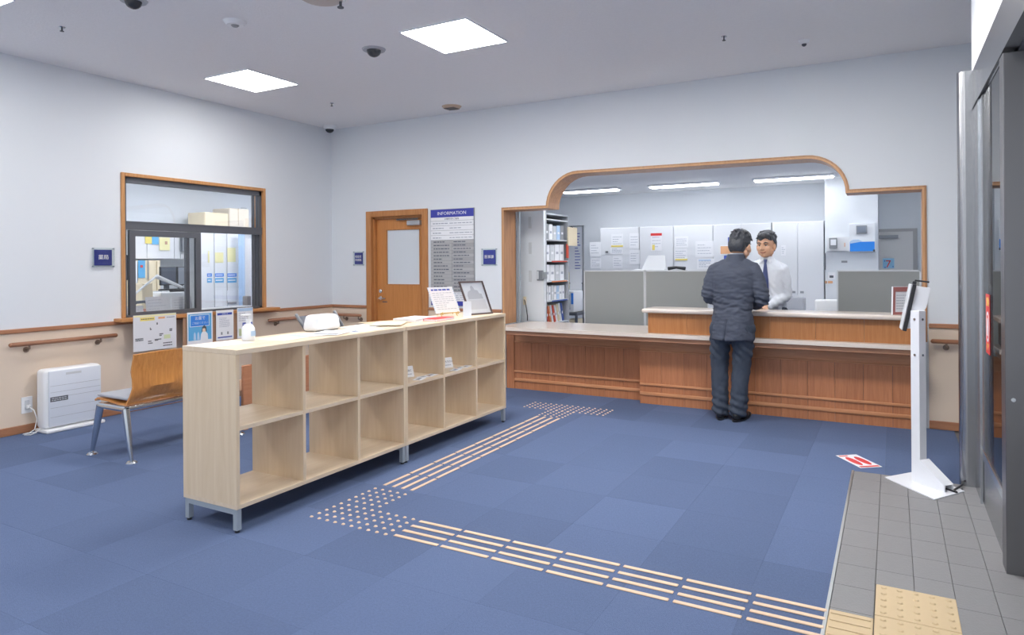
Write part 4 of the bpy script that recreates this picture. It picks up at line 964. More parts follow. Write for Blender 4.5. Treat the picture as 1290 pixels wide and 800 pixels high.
files(.70, .235, [BINRED, BINOR, PAPER, BINRED, PAPER, CREAM, PAPER, BINBLUE], 'leaning binder, lowest visible rack shelf', 'leaning binders on the metal rack', True, 8)
files(.98, .19, [PAPER, PAPER, LGREY, PAPER, PALEB, PAPER], 'white upright file, second rack shelf', 'white files on the second rack shelf', False, 7)
files(1.22, .20, [PAPER, PAPER, LGREY], 'wide file box, third rack shelf', 'white file boxes on the third rack shelf', False, 4, 'file box', 'file_box')
files(1.47, .21, [PAPER, LGREY, PAPER], 'wide file box, fourth rack shelf', 'white file boxes on the fourth rack shelf', False, 4, 'file box', 'file_box')
files(1.73, .19, [MGREY, PAPER, LGREY, PALEB], 'paper bundle, fifth rack shelf', 'bundles on the fifth rack shelf', False, 5, 'bundle', 'paper_bundle')
for (z, m, lab) in ((1.465, BINRED, 'thin red strip along the fourth visible rack shelf edge'), (1.215, BINOR, 'thin orange strip along the third visible rack shelf edge'), (.975, BINBLUE, 'thin blue strip along the second visible rack shelf edge')):
    o = bx('edge_strip', m, None, RX+.0005, RX+.004, y0+.15, y1-.05, z-.016, z); props(o, lab, 'strip')
t = thing('hanging_folder', 'cream folder hanging at the far edge of the metal rack', 'folder', (RX+.03, 8.15, 1.6)); b = B(); b.prism([(RX+.01, 8.02, 1.66), (RX+.02, 8.28, 1.66), (RX+.02, 8.28, 1.90), (RX+.01, 8.02, 1.90)], (.02, -.005, 0)); b.build('folder_body', CREAM, t); bx('clip', DGREY, t, RX+.01, RX+.035, 8.12, 8.16, 1.895, 1.915)
t = thing('red_pouch', 'narrow red pouch on the far post of the metal rack', 'pouch', (RX+.02, 8.06, 1.5)); bx('pouch_body', BINRED, t, RX+.006, RX+.016, 7.99, 8.06, 1.50, 1.68, .004)
# whiteboard, printer and stand at the office left
t = thing('whiteboard', 'whiteboard with blue writing on the office wall beside the metal rack', 'whiteboard', (-4.2, 9.5, 1.1)); F = FB(0, 9.5, 0)
F.rect('board', mat('whiteboard face', (232, 236, 244), .3), t, -4.55, -4.065, 1.14, 1.985, 0, .012); b = B()
for q in ((-4.57, -4.55, 1.12, 2.0), (-4.065, -4.045, 1.12, 2.0), (-4.57, -4.045, 1.985, 2.0), (-4.57, -4.045, 1.12, 1.14)): F.slab(b, *q, -.005, .02)
b.build('frame', MGREY, t); F.lines('blue_writing', BLUEI, t, -4.19, -4.10, 1.2, 1.9, 16, .014, .0125)
for x in (-4.55, -4.08): bx('stand_leg', MGREY, t, x, x+.03, 9.5, 9.53, 0, 1.13)
t = thing('copier', 'pale grey office printer on a dark stand left of the partition screens', 'printer', (-4.2, 9.2, .6))
B().box(-4.42, -4.02, 9.05, 9.4, .72, 1.03, .02, 2).build('body', WHITEP, t, smooth='auto'); bx('front_panel', LGREY, t, -4.38, -4.07, 9.038, 9.05, .76, .98, .004); bx('button', DGREY, t, -4.19, -4.16, 9.03, 9.038, .88, .90); bx('blue_side_label', SKYD, t, -4.06, -4.025, 9.04, 9.05, .84, 1.0)
t = thing('printer_stand', 'dark stand carrying the pale grey office printer', 'stand', (-4.2, 9.2, 0)); bx('shelf', DGREY, t, -4.45, -3.95, 9.0, 9.45, .68, .719, .004); bx('lower_shelf', DGREY, t, -4.45, -3.95, 9.0, 9.45, .3, .32)
for x in (-4.45, -3.98):
    for y in (9.0, 9.42): bx('post', DGREY, t, x, x+.03, y, y+.03, 0, .68)
o = bx('paper_box', CREAM, None, -4.12, -3.99, 9.05, 9.3, .321, .62, .004); props(o, 'cream paper box on the lower shelf of the printer stand', 'box')
t = thing('leaning_sheet', 'tall white sheet leaning between whiteboard and office printer', 'sheet', (-4.14, 9.44, 1.0)); bx('sheet', PAPER, t, -4.24, -4.06, 9.42, 9.43, 1.035, 1.34); bx('yellow_tab', YEL, t, -4.29, -4.26, 9.42, 9.43, 1.035, 1.3)
# right part of the office
def wallrect(name, m, parent, px0, py0, px1, py1, y, c0, c1, bev=0, **k):
    a = at(px0, py0, 'Y', y); b_ = at(px1, py1, 'Y', y); return bx(name, m, parent, a.x, b_.x, y-c1, y-c0, b_.z, a.z, bev, **k)
yw = 10.0
t = thing('wall_telephone', 'white wall panel box with a grey intercom phone right of the lockers', 'wall box', at(1056, 316, 'Y', yw))
wallrect('box_body', mat('white box', (224, 226, 230), .5), t, 1042, 299, 1071, 316, yw, .0005, .05); a = wallrect('phone', MGREY, t, 1045, 300, 1055, 313, yw, .051, .09, .004); wallrect('phone_face', PAPER, a, 1047, 302, 1054, 309, yw, .0905, .094); wallrect('orange_mark', ORAN, t, 1064, 306, 1065, 311, yw, .051, .053)
t = thing('calendar_board', 'white wall board with a bright blue lower band and wave print', 'board', at(1086, 318, 'Y', yw))
wallrect('board', mat('board white', (234, 238, 244), .45), t, 1070, 282, 1103, 317.5, yw, .0005, .06, .004)
pa = wallrect('blue_band', mat('vivid blue', (44, 142, 240), .5), t, 1071, 305, 1102, 316.5, yw, .061, .064)
a = at(1071, 305, 'Y', yw-.064); F = FB(0, yw-.064, 0); wpx = (at(1102, 305, 'Y', yw-.064).x-a.x)
F.poly('pale_wave', PALEB, t, [(a.x, a.z-.02), (a.x+wpx*.5, a.z+.005), (a.x+wpx*.35, a.z+.03), (a.x+wpx*.12, a.z+.03), (a.x, a.z+.01)], .0005, .002)
wallrect('corner_knob', DGREY, t, 1100, 314.5, 1102.5, 317, yw, .0605, .075)
t = thing('control_panel', 'small grey control screen on the office wall above the blue board', 'control panel', at(1086, 294, 'Y', yw)); wallrect('housing', MGREY, t, 1079, 284.5, 1092.5, 294.5, yw, .061, .08, .002); wallrect('screen', SCR, t, 1080.5, 286, 1091, 293, yw, .0805, .083)
t = thing('wall_tag', 'small grey label strip on the office wall below the blue board', 'label', at(1064, 331, 'Y', yw)); wallrect('tag', MGREY, t, 1060, 328.5, 1067.5, 331, yw, .0005, .004)
t = thing('small_notice', 'small white notice with a dark emblem beside the right partition', 'notice', at(1047, 352, 'Y', yw)); wallrect('sheet', PAPER, t, 1043, 343, 1052, 352, yw, .0005, .003); wallrect('dark_emblem', DGREY, t, 1045, 347, 1050, 350, yw, .0031, .0045)
t = thing('red_stamp', 'small orange tag beside the lockers under the emblem notice', 'tag', at(1045, 357, 'Y', yw)); wallrect('tag', ORAN, t, 1043, 354, 1049, 357, yw, .0005, .003); wallrect('brown_mark', BROWN, t, 1039, 354, 1042, 357, yw, .0005, .02)
o = wallrect('dark_strip', DGREY, None, 1038.6, 319, 1040.2, 340, 10.0, .0005, .03); props(o, 'narrow dark vertical strip beside the lockers', 'strip')
# office door in the recess
yd = OY
d = thing('door_2', None, None, (at(1128, 291, 'Y', yd).x, yd, 0)); d['kind'] = 'structure'
x0 = at(1104, 291, 'Y', yd).x; x1 = at(1150, 291, 'Y', yd).x; zt = at(1128, 292, 'Y', yd).z
b = B().box(x0-.04, x0, yd-.03, yd-.0005, 0, zt+.04).box(x1, x1+.05, yd-.03, yd-.0005, 0, zt+.04).box(x0, x1, yd-.03, yd-.0005, zt, zt+.04); b.build('door_frame', mat('door frame grey', (172, 172, 174), .5), d)
bx('door_leaf', mat('pale door', (214, 214, 214), .6), d, x0, x1, yd-.02, yd-.0005, 0.005, zt)
bx('door_closer', MGREY, d, x0+.02, x0+.26, yd-.06, yd-.02, zt-.09, zt-.045)
t = thing('calendar', 'pale blue calendar sheet with a red 7 on the office door', 'calendar', at(1119, 338, 'Y', yd-.022)); wallrect('sheet', mat('calendar blue', (150, 200, 232), .6), t, 1112, 325.5, 1126.5, 338, yd-.021, .0005, .004)
a = at(1119, 333, 'Y', yd-.026); FB(a.x, yd-.0265, a.z).text('7', .14, 0, 0, RED, t, 0)
for (u, v) in ((1114, 328), (1124.5, 335), (1114.5, 336)): wallrect('dark_mark', BLUEI, t, u, v, u+1, v+1.6, yd-.021, .0041, .006)
def ochair(x, y, rz, m, label):
    t = thing('office_chair', label, 'chair', (x, y, 0), rz)
    def mk(): b = B(); b.M = wm(t); return b
    mk().box(-.24, .24, -.23, .23, .44, .51, .03, 3).build('seat', m, t, smooth='auto'); b = mk(); b.box(-.22, .22, .22, .27, .60, 1.02, .024, 3); b.build('backrest', m, t, smooth='auto')
    mk().tube([(0, .20, .46), (0, .30, .52), (0, .29, .75)], .02).build('back_support', MGREY, t, smooth=True)
    for s in (-1, 1): mk().tube([(s*.26, .12, .46), (s*.29, .10, .62), (s*.285, -.02, .70), (s*.28, -.16, .69)], [.014, .014, .02, .02]).build('armrest', m if m is not LGREY else MGREY, t, smooth=True)
    mk().cone((0, 0, .08), (0, 0, .44), .028).build('gas_column', MGREY, t); b = mk()
    for k in range(5): b.tube([(0, 0, .1), (.28*math.cos(k*1.2566), .28*math.sin(k*1.2566), .05)], [.025, .014]); b.sph((.28*math.cos(k*1.2566), .28*math.sin(k*1.2566), .03), .028, n=6)
    b.build('star_base', DGREY, t)
ochair(-.96, 9.0, R(150), SEATG, 'grey office chair in front of the lockers left of the right partition')
ochair(-.62, 8.45, R(200), WHITEP, 'white-backed office chair half hidden by the right partition screen')

# ================================================================ KIOSK
t = thing('thermometer_kiosk', 'white floor stand with a tilted tablet thermometer on the entrance tiles', 'kiosk', (.17, 5.12, 0), R(-38))
def mk(): b = B(); b.M = wm(t); return b
b = B(); b.prism([(-.05, 5.145, .0015), (.213, 4.80, .0015), (.385, 5.06, .0015), (.15, 5.40, .0015)], (0, 0, .006)); b.build('base_plate', WHITEM, t)
cx, cy = .145, 5.13
T = Matrix.Translation((cx, cy, 0)) @ Matrix.Rotation(R(-40), 4, 'Z')
b = B(); b.M = T; b.box(-.03, .03, -.03, .03, .0075, 1.115); b.build('column', WHITEM, t)
b = B(); b.M = T; b.prism([(.036, -.04, .008), (.20, -.04, .008), (.20, -.04, .045), (.036, -.04, .16)], (0, .012, 0)); b.prism([(.036, .03, .008), (.20, .03, .008), (.20, .03, .045), (.036, .03, .16)], (0, .012, 0)); b.prism([(.036, -.04, .16), (.20, -.04, .045), (.20, .042, .045), (.036, .042, .16)], (0, 0, .004))
b.build('foot_cover', WHITEM, t); b = B(); b.M = T; b.box(.12, .17, -.01, .02, .008, .035, .004); b.build('power_adapter', BLACK, t)
B().tube([T @ Vector((.17, 0, .02)), T @ Vector((.24, .02, .012)), (.33, 5.05, .008), (.375, 5.13, .02), (.388, 5.19, .03)], .006, 8).build('power_cord', BLACK, t, smooth=True)
for z in (1.06, .83): 
    b = B(); b.M = T; b.cone((0, -.03, z), (0, -.034, z), .008, n=12); b.cone((.03, 0, z), (.034, 0, z), .008, n=12); b.build('screw', CHROME, t)
# tablet head: screen faces -X side (away to the left), tilted upward
H = Matrix.Translation((cx-.005, cy+.085, 1.125)) @ Matrix.Rotation(R(4), 4, 'Z') @ Matrix.Rotation(R(11), 4, 'Y')
b = B(); b.M = H; b.box(-.068, -.058, -.075, .075, -.155, .15, .004); hd = b.build('screen_bezel', LGREY, t)
b = B(); b.M = H; b.box(-.058, -.036, -.078, .078, -.158, .152, .003); b.build('tablet_body', BLACK, t)
b = B(); b.M = H; b.prism([(-.0355, -.06, -.14), (-.0355, -.06, .145), (.046, -.06, .145), (.046, -.06, .02), (.0, -.06, -.13)], (0, .12, 0)); b.build('rear_housing', WHITEM, t)
b = B(); b.M = H; b.tube([(-.04, .02, .15), (-.04, .02, .178), (.04, .02, .182)], .006, 8); b.box(-.055, -.032, -.012, .034, .15, .172, .003); b.build('camera_bracket', BLACK, t)
# floor sticker: red footprints on a white sheet
A4 = Face((-.372, 5.568, .0005), (.56, -.83, 0), (.79, .61, 0)); t = thing('floor_sticker', 'red and white footprint sticker on the blue carpet beside the entrance tiles', 'sticker', A4.p(.15, .08))
A4.rect('sheet', PAPER, t, 0, .31, 0, .165, 0, .0015); A4.rect('red_band', RED, t, .275, .30, .01, .155, .0016, .0025); A4.rect('red_band', RED, t, .015, .035, .012, .08, .0016, .0025)
def oval(a, c, ra, rb, n=18): return [(a+ra*math.cos(2*PI*k/n), c+rb*math.sin(2*PI*k/n)) for k in range(n)]
for v in (.048, .117): A4.poly('footprint', RED, t, [(x, y) for x, y in oval(.155, v, .10, .028)], .0016, .0025)

# ================================================================ ENTRANCE
t = thing('window_2', None, None, (XR+.06, 4.5, 0)); t['kind'] = 'structure'
hd = bx('header', STEEL, t, XR, XR+.42, -1.5, 5.22, 2.40, 2.63)
bx('header_track', DARKAL, hd, XR+.06, XR+.10, -1.4, 5.1, 2.388, 2.40); bx('header_track', DARKAL, hd, XR+.16, XR+.20, -1.4, 5.1, 2.388, 2.40)
B().cone((XR-.035, 5.235, 0), (XR-.035, 5.235, 2.64), .045, n=28).box(XR-.035, XR+.05, 5.19, 5.28, 0, 2.64).build('round_post', STEEL, t, smooth='auto')
bx('jamb', STEEL, t, XR+.004, XR+.06, 4.90, 5.19, .0, 2.388); bx('jamb_bead', CHROME, t, XR-.001, XR+.012, 4.86, 4.89, .0, 2.388)
sash = bx('sash_stile', STEEL, t, XR+.008, XR+.03, 4.74, 4.86, .27, 2.388)
bx('sash_stile', STEEL, t, XR+.008, XR+.03, 3.955, 3.975, .27, 2.388)
bx('bottom_rail', CHROME, t, XR+.006, XR+.06, 3.955, 4.90, .285, .335, .004)
bx('kick_panel', STEEL, t, XR+.015, XR+.05, 3.955, 4.90, .0, .285)
bx('glass_pane', GLASSD, t, XR+.013, XR+.019, 3.975, 4.74, .335, 2.388)
ns = bx('near_stile', mat('dull steel darkened as reflection', (128, 128, 131), .38, 1), t, XR, XR+.115, 3.83, 3.955, .0, 2.388, .002); B().cone((XR+.03, 3.83, .80), (XR+.03, 3.826, .80), .009, n=14).build('screw', CHROME, ns)  # stile steel coloured darker to stand in for its dark reflection
bx('track_cover', DARKAL, t, XR+.115, XR+.16, 3.8, 3.87, 0, 2.388)
bx('outer_leaf', STEEL, t, XR+.17, XR+.21, 3.6, 5.19, 0, .25); bx('glass_pane', GLASSD, t, XR+.185, XR+.195, 3.6, 5.19, .25, 2.388)
S_ = Face((XR-.0, 4.43, 1.0), (0, -1, 0), (0, 0, 1)); S_ = Face((XR+.0115, 4.66, .92), (0, -1, 0), (0, 0, 1))
st = thing('door_sticker', 'red automatic door sticker with a white oval on the entrance glass', 'sticker', (XR+.02, 4.5, .92))
S_.rect('red_sheet', RED, st, 0, .17, 0, .33, 0, .001); S_.poly('white_ring', PAPER, st, oval(.085, .15, .07, .085), .0011, .0018); S_.poly('red_center', RED, st, oval(.085, .15, .055, .068), .0019, .0024); S_.poly('white_hand', PAPER, st, [(.065, .10), (.105, .10), (.115, .15), (.11, .19), (.098, .2), (.075, .2), (.062, .18), (.055, .15)], .0025, .003)
S_.text('自動', .055, .085, .285, YEL, st, .0015); S_.text('ドア', .045, .085, .035, YEL, st, .0015)

# ================================================================ CEILING DEVICES
def dome(px, py, label, r, dark=.6, cream=False):
    p = at(px, py, 'Z', CZ); t = thing('dome_camera', label, 'camera', (p.x, p.y, CZ))
    B().cone((p.x, p.y, CZ-.012), (p.x, p.y, CZ-.0005), r*.92, r, 28).build('base_ring', mat('ceiling device grey', (176, 178, 184), .5) if not cream else WHITEP, t, smooth='auto')
    B().sph((p.x, p.y, CZ-.012), r*dark, r*dark, r*.55, 10).build('dome_lens', mat('smoked dome', (52, 54, 60), .12), t, smooth=True)
dome(471, 62, 'black dome camera on a grey ring between the two square ceiling lights', .10)
dome(168, 0, 'dark dome camera at the top left edge of the picture', .09)
p = at(420, 160, 'Z', CZ); t = thing('dome_camera', 'white dome camera with dark lens in the far ceiling corner', 'camera', (p.x, p.y-.1, CZ))
B().cone((p.x+.02, p.y-.09, CZ-.05), (p.x+.02, p.y-.09, CZ-.0005), .075, .08, 24).build('housing', WHITEP, t, smooth='auto'); B().sph((p.x+.02, p.y-.09, CZ-.05), .055, .055, .045, 10).build('dome_lens', MATS['smoked dome'], t, smooth=True)
p = at(296, 27, 'Z', CZ); t = thing('smoke_detector', 'white round smoke detector on the ceiling above the smaller square light', 'detector', (p.x, p.y, CZ)); B().cone((p.x, p.y, CZ-.03), (p.x, p.y, CZ-.0005), .06, .085, 24).build('housing', WHITEP, t, smooth='auto'); B().cone((p.x, p.y, CZ-.04), (p.x, p.y, CZ-.03), .02, .03, 12).build('sensor', MGREY, t)
p = at(569, 134, 'Z', CZ); t = thing('ceiling_speaker', 'beige round grille on the ceiling close to the back wall', 'speaker', (p.x, p.y, CZ)); B().cone((p.x, p.y, CZ-.025), (p.x, p.y, CZ-.0005), .09, .115, 20).build('grille', mat('beige grille', (196, 172, 150), .6), t); b = B()
for k in range(5): b.box(p.x-.07, p.x+.07, p.y-.06+.028*k, p.y-.052+.028*k, CZ-.029, CZ-.025)
b.build('louvre', DGREY, t)
p = at(405, -3, 'Z', CZ); t = thing('ceiling_speaker', 'pale brown round ceiling cover at the top edge above the smoke detector', 'speaker', (p.x, p.y, CZ)); B().cone((p.x, p.y, CZ-.012), (p.x, p.y, CZ-.0005), .13, .15, 24).build('cover', mat('pale brown cover', (198, 188, 180), .6), t, smooth='auto')
for (px, py, lb) in ((78, 34, 'tiny dark sprinkler head on the ceiling at the far left'), (912, 46, 'tiny sprinkler head on the ceiling right of the larger light'), (418, 130, 'tiny sprinkler head on the ceiling near the room corner'), (429, 0, 'dark sprinkler head at the top edge beside the pale brown cover')):
    p = at(px, py, 'Z', CZ); t = thing('sprinkler', lb, 'sprinkler', (p.x, p.y, CZ)); s = 1.6 if px == 429 else 1
    B().cone((p.x, p.y, CZ-.006), (p.x, p.y, CZ-.0005), .02*s, .024*s, 16).build('rose', CHROME, t, smooth='auto'); B().cone((p.x, p.y, CZ-.03*s), (p.x, p.y, CZ-.006), .006*s).cone((p.x, p.y, CZ-.034*s), (p.x, p.y, CZ-.03*s), .014*s).build('head', DGREY, t)
p = at(1013, 51, 'Z', CZ); t = thing('ceiling_sensor', 'small white and grey sensor on the ceiling above the arch', 'sensor', (p.x, p.y, CZ)); B().cone((p.x, p.y, CZ-.03), (p.x, p.y, CZ-.0005), .03, .045, 18).build('housing', WHITEP, t, smooth='auto'); B().sph((p.x, p.y, CZ-.03), .02, n=8).build('lens', DGREY, t, smooth=True)

# ================================================================ PEOPLE
V = Vector
def hand(b, wrist, d, up_, side, curl=.5, s=1.0):
    """palm, four fingers of unequal length, thumb leaving the side of the palm"""
    wrist = V(wrist); d = V(d).normalized(); up_ = V(up_); up_ = (up_-d*up_.dot(d)).normalized(); lat = d.cross(up_)*side
    b.tube([wrist-d*.02, wrist+d*.01, wrist+d*.05, wrist+d*.085], [.024*s, .026*s, .030*s, .024*s], 10)
    for k, (o, L) in enumerate(((.027, .066), (.009, .076), (-.009, .070), (-.026, .054))):
        p = wrist+d*.075+lat*o*s; q = [p]; a = 0; dd = d
        for j, f in enumerate((.45, .32, .23)):
            a += curl*(.5 if j == 0 else .8); dd = d*math.cos(a)-up_*math.sin(a); p = p+dd*L*f*s; q.append(p)
        b.tube(q, [.0092*s, .0088*s, .008*s, .0068*s], 8)
    p = wrist+d*.025+lat*.022*s; b.tube([p, p+lat*.028*s+d*.02-up_*.006, p+lat*.036*s+d*.05-up_*.014], [.013*s, .011*s, .008*s], 8)
def limb(b, pts, rs, n=16, sub=6):
    """tapered smooth tube through joints"""
    P = [V(p) for p in pts]; out = []; ro = []
    for i in range(len(P)-1):
        p0 = P[max(i-1, 0)]; p1 = P[i]; p2 = P[i+1]; p3 = P[min(i+2, len(P)-1)]
        for k in range(sub):
            t = k/sub; q = .5*((2*p1)+(p2-p0)*t+(2*p0-5*p1+4*p2-p3)*t*t+(3*p1-p0-3*p2+p3)*t**3); out.append(q); ro.append(rs[i]*(1-t)+rs[i+1]*t)
    out.append(P[-1]); ro.append(rs[-1]); b.tube(out, ro, n); b.sph(out[0], ro[0], n=8); b.sph(out[-1], ro[-1], n=8)
def head_shape(b, c, yaw, pitch=0, s=1.0, roll=0):
    """skull, jaw, cheeks, nose, brow, ears; face looks along local -Y rotated by yaw"""
    M0 = b.M; b.M = Matrix.Translation(c) @ Matrix.Rotation(yaw, 4, 'Z') @ Matrix.Rotation(pitch, 4, 'X') @ Matrix.Rotation(roll, 4, 'Y') @ Matrix.Scale(s, 4)
    b.sph((0, .012, .025), .076, .094, .088, 14); b.sph((0, -.028, -.035), .061, .062, .075, 12); b.sph((0, -.05, -.082), .034, .035, .026, 10)
    for x in (-1, 1): b.sph((x*.035, -.055, -.03), .030, .026, .030, 10); b.sph((x*.048, -.01, -.06), .022, .04, .03, 8)
    b.tube([(0, -.088, .012), (0, -.096, -.008), (0, -.112, -.028), (0, -.098, -.036)], [.008, .010, .014, .010], 8)
    for x in (-1, 1): b.sph((x*.012, -.098, -.031), .0095, n=6)
    b.tube([(-.035, -.074, .02), (0, -.083, .022), (.035, -.074, .02)], [.010, .012, .010], 8)
    b.tube([(-.022, -.078, -.057), (0, -.088, -.056), (.022, -.078, -.057)], [.006, .008, .006], 8); b.tube([(-.018, -.078, -.066), (0, -.086, -.067), (.018, -.078, -.066)], [.006, .008, .006], 8)
    for x in (-1, 1):
        b.sph((x*.077, .008, -.018), .011, .020, .032, 8, Matrix.Rotation(x*.25, 3, 'Z'))
    T = b.M.copy(); b.M = M0; return T
def face_parts(T, body, par):
    def mk(): b = B(); b.M = T; return b
    for x in (-1, 1):
        mk().sph((x*.030, -.0775, .002), .012, .008, .0055, 8).build('eye', mat('eye white', (230, 226, 222), .3), par, smooth=True)
        mk().sph((x*.030, -.0835, .0015), .0055, .003, .0045, 8).build('iris', mat('dark iris', (44, 34, 30), .2), par, smooth=True)
        mk().tube([(x*.016, -.085, .0065), (x*.030, -.0875, .0105), (x*.044, -.079, .006)], [.0022, .003, .002], 6).build('eyelid', mat('lid line', (110, 76, 62), .6), par, smooth=True)
        mk().tube([(x*.013, -.091, .024), (x*.030, -.091, .030), (x*.050, -.078, .024)], [.004, .005, .0025], 8).build('eyebrow', HAIR, par, smooth=True)
    mk().tube([(-.029, -.080, -.053), (-.014, -.0905, -.061), (0, -.0940, -.0635), (.014, -.0905, -.061), (.029, -.080, -.053)], [.002, .0042, .005, .0042, .002], 8).build('mouth', LIP, par, smooth=True)
def wr(sc, amp, seed=0, stretch=(1, 1, 1)):
    off = V((seed*7.3, seed*3.1, seed*5.7))
    return lambda c: amp*noise.noise(V((c.x*stretch[0], c.y*stretch[1], c.z*stretch[2]))*sc+off)

# --- the man in the suit, seen from behind, leaning on the raised ledge
man = thing('person', 'man in a charcoal suit seen from behind, leaning on the raised counter ledge', 'person', (-1.30, 6.42, 0))
my = 6.335
aL, aR = V((-1.385, 6.42, .085)), V((-1.225, 6.40, .085)); kL, kR = V((-1.39, my+.07, .50)), V((-1.20, my+.06, .50)); hL, hR = V((-1.345, my, .90)), V((-1.175, my, .90))
sL, sR = V((-1.405, my, 1.385)), V((-1.075, my, 1.385)); eL, eR = V((-1.468, my-.01, 1.135)), V((-1.000, my-.01, 1.115)); wL, wR = V((-1.37, my+.235, 1.035)), V((-1.10, my+.245, 1.035))
def trunk(b, g=0):
    b.loft([((-1.26, my, .80), .155+g, .11+g), ((-1.26, my, .90), .165+g, .12+g), ((-1.258, my, 1.02), .15+g, .105+g), ((-1.25, my, 1.15), .165+g, .11+g), ((-1.243, my-.004, 1.28), .185+g, .115+g), ((-1.240, my-.006, 1.37), .18+g, .10+g), ((-1.238, my-.002, 1.425), .125+g, .078+g), ((-1.236, my+.004, 1.47), .066+g, .062+g)], 28)
b = B(); trunk(b, -.012)
HC = V((-1.188, my+.03, 1.582)); b.tube([(-1.238, my, 1.42), (-1.220, my+.010, 1.49), (-1.198, my+.018, 1.55)], [.064, .060, .058], 16)
HT = head_shape(b, HC, R(162), R(8), 1.08)
for s_, e_, w_ in ((sL, eL, wL), (sR, eR, wR)): limb(b, [s_+V((.02 if s_.x < -1.24 else -.02, 0, -.05)), e_, w_], [.036, .034, .026])
for h_, k_, a_ in ((hL, kL, aL), (hR, kR, aR)): limb(b, [h_, k_, a_], [.08, .055, .038])
hand(b, wL, (.12, 1, -.12), (0, 0, 1), 1, .25); hand(b, wR, (-.12, 1, -.12), (0, 0, 1), -1, .25)
body = finish('body', remesh(b, .0055, 3), SKIN, man)
# jacket
b = B()
b.loft([((-1.262, my-.002, .742), .186, .142), ((-1.262, my, .80), .188, .143), ((-1.26, my, .90), .186, .138), ((-1.258, my, 1.0), .172, .125), ((-1.253, my, 1.08), .174, .124), ((-1.247, my, 1.20), .192, .130), ((-1.243, my-.003, 1.30), .205, .132), ((-1.240, my-.004, 1.365), .198, .116), ((-1.239, my, 1.405), .158, .095), ((-1.238, my+.003, 1.44), .10, .078), ((-1.236, my+.005, 1.475), .072, .068)], 36)
for s_, e_, w_, sg in ((sL, eL, wL, -1), (sR, eR, wR, 1)):
    limb(b, [s_+V((sg*.004, 0, -.025)), (s_+e_)/2+V((sg*.006, 0, 0)), e_, (e_+w_)/2, w_], [.064, .068, .060, .053, .044], 20); b.tube([V((-1.236+sg*.03, my+.003, 1.435)), V((-1.239+sg*.10, my, 1.408)), s_+V((sg*.012, 0, -.012))], [.052, .054, .052], 16)
jm = remesh(b, .0075, 4)
f1, f2 = wr(9, .012, 1, (1, 1, 1.6)), wr(24, .005, 2, (1, 1, 2.2))
ns = [v.normal.copy() for v in jm.vertices]
for v, n_ in zip(jm.vertices, ns):
    c_ = v.co.copy(); wz = math.exp(-((c_.z-1.06)/.10)**2); el = max(0, 1-(c_-eL).length/.16)+max(0, 1-(c_-eR).length/.16)
    d_ = f1(c_)*.8+f2(c_)*(.8+1.3*wz)+.006*el*math.sin(c_.z*150+c_.x*40)+.0045*wz*math.sin(c_.z*95+(c_.x+1.25)*26)
    # centre vent from the hem up, and the seam
    if c_.y < my-.03 and c_.z < 1.3:
        xs_ = c_.x+1.285+(.9-c_.z)*.12; 
        if c_.z < .93: d_ -= .020*math.exp(-(xs_/.008)**2)*min(1, (.93-c_.z)/.03); d_ += .009*(1 if xs_ > 0 else 0)*min(1, (.93-c_.z)/.05)*math.exp(-max(xs_, 0)/.06)
        else: d_ -= .003*math.exp(-((c_.x+1.255)/.006)**2)
    v.co += n_*d_
jk = finish('jacket', jm, SUIT, man)
b = B(); b.loft([((-1.236, my+.0, 1.425), .098, .084), ((-1.228, my+.003, 1.475), .083, .078), ((-1.220, my+.004, 1.512), .075, .072), ((-1.220, my+.004, 1.50), .066, .063)], 30); finish('jacket_collar', remesh(b, .006, 3, wr(20, .002, 4)), SUIT, jk)
b = B(); b.loft([((-1.219, my+.006, 1.49), .069, .068), ((-1.215, my+.009, 1.514), .067, .066)], 28); b.build('shirt_collar', SHIRT, man, smooth='auto')
for s_, (e_, w_) in ((-1, (eL, wL)), (1, (eR, wR))): d_ = (w_-e_).normalized(); B().tube([w_+d_*.028, w_+d_*.048], [.036, .034], 18).build('shirt_cuff', SHIRT, man, smooth='auto')
# trousers
b = B(); b.loft([((-1.26, my, .80), .168, .125), ((-1.26, my, .90), .172, .128), ((-1.258, my, .98), .16, .115)], 30); b.sph((-1.26, my, .82), .165, .125, .10, 12)
limb(b, [hL+V((-.01, 0, -.06)), (hL+kL)/2+V((-.008, 0, 0)), kL, (kL+aL)/2, aL+V((0, .0, .0))], [.102, .092, .078, .075, .076], 20); limb(b, [hR+V((.01, 0, -.06)), (hR+kR)/2+V((.012, 0, 0)), kR+V((.008, 0, 0)), (kR+aR)/2, aR+V((0, .0, .0))], [.102, .094, .080, .076, .077], 20)
tm = remesh(b, .008, 4); ns = [v.normal.copy() for v in tm.vertices]; f1 = wr(12, .012, 5, (1.6, 1.6, .8)); f2 = wr(30, .005, 6, (1.5, 1.5, .9))
for v, n_ in zip(tm.vertices, ns):
    c_ = v.co.copy(); lo = max(0, 1-c_.z/.34); up_ = math.exp(-((c_.z-.66)/.12)**2); v.co += n_*(f1(c_)*.7+f2(c_)+lo*.009*math.sin(c_.z*88+c_.x*30)+up_*.006*math.sin((c_.x*1.1+c_.z)*70))
    if v.co.z < .035: v.co.z = .035
finish('trousers', tm, TROU, man)
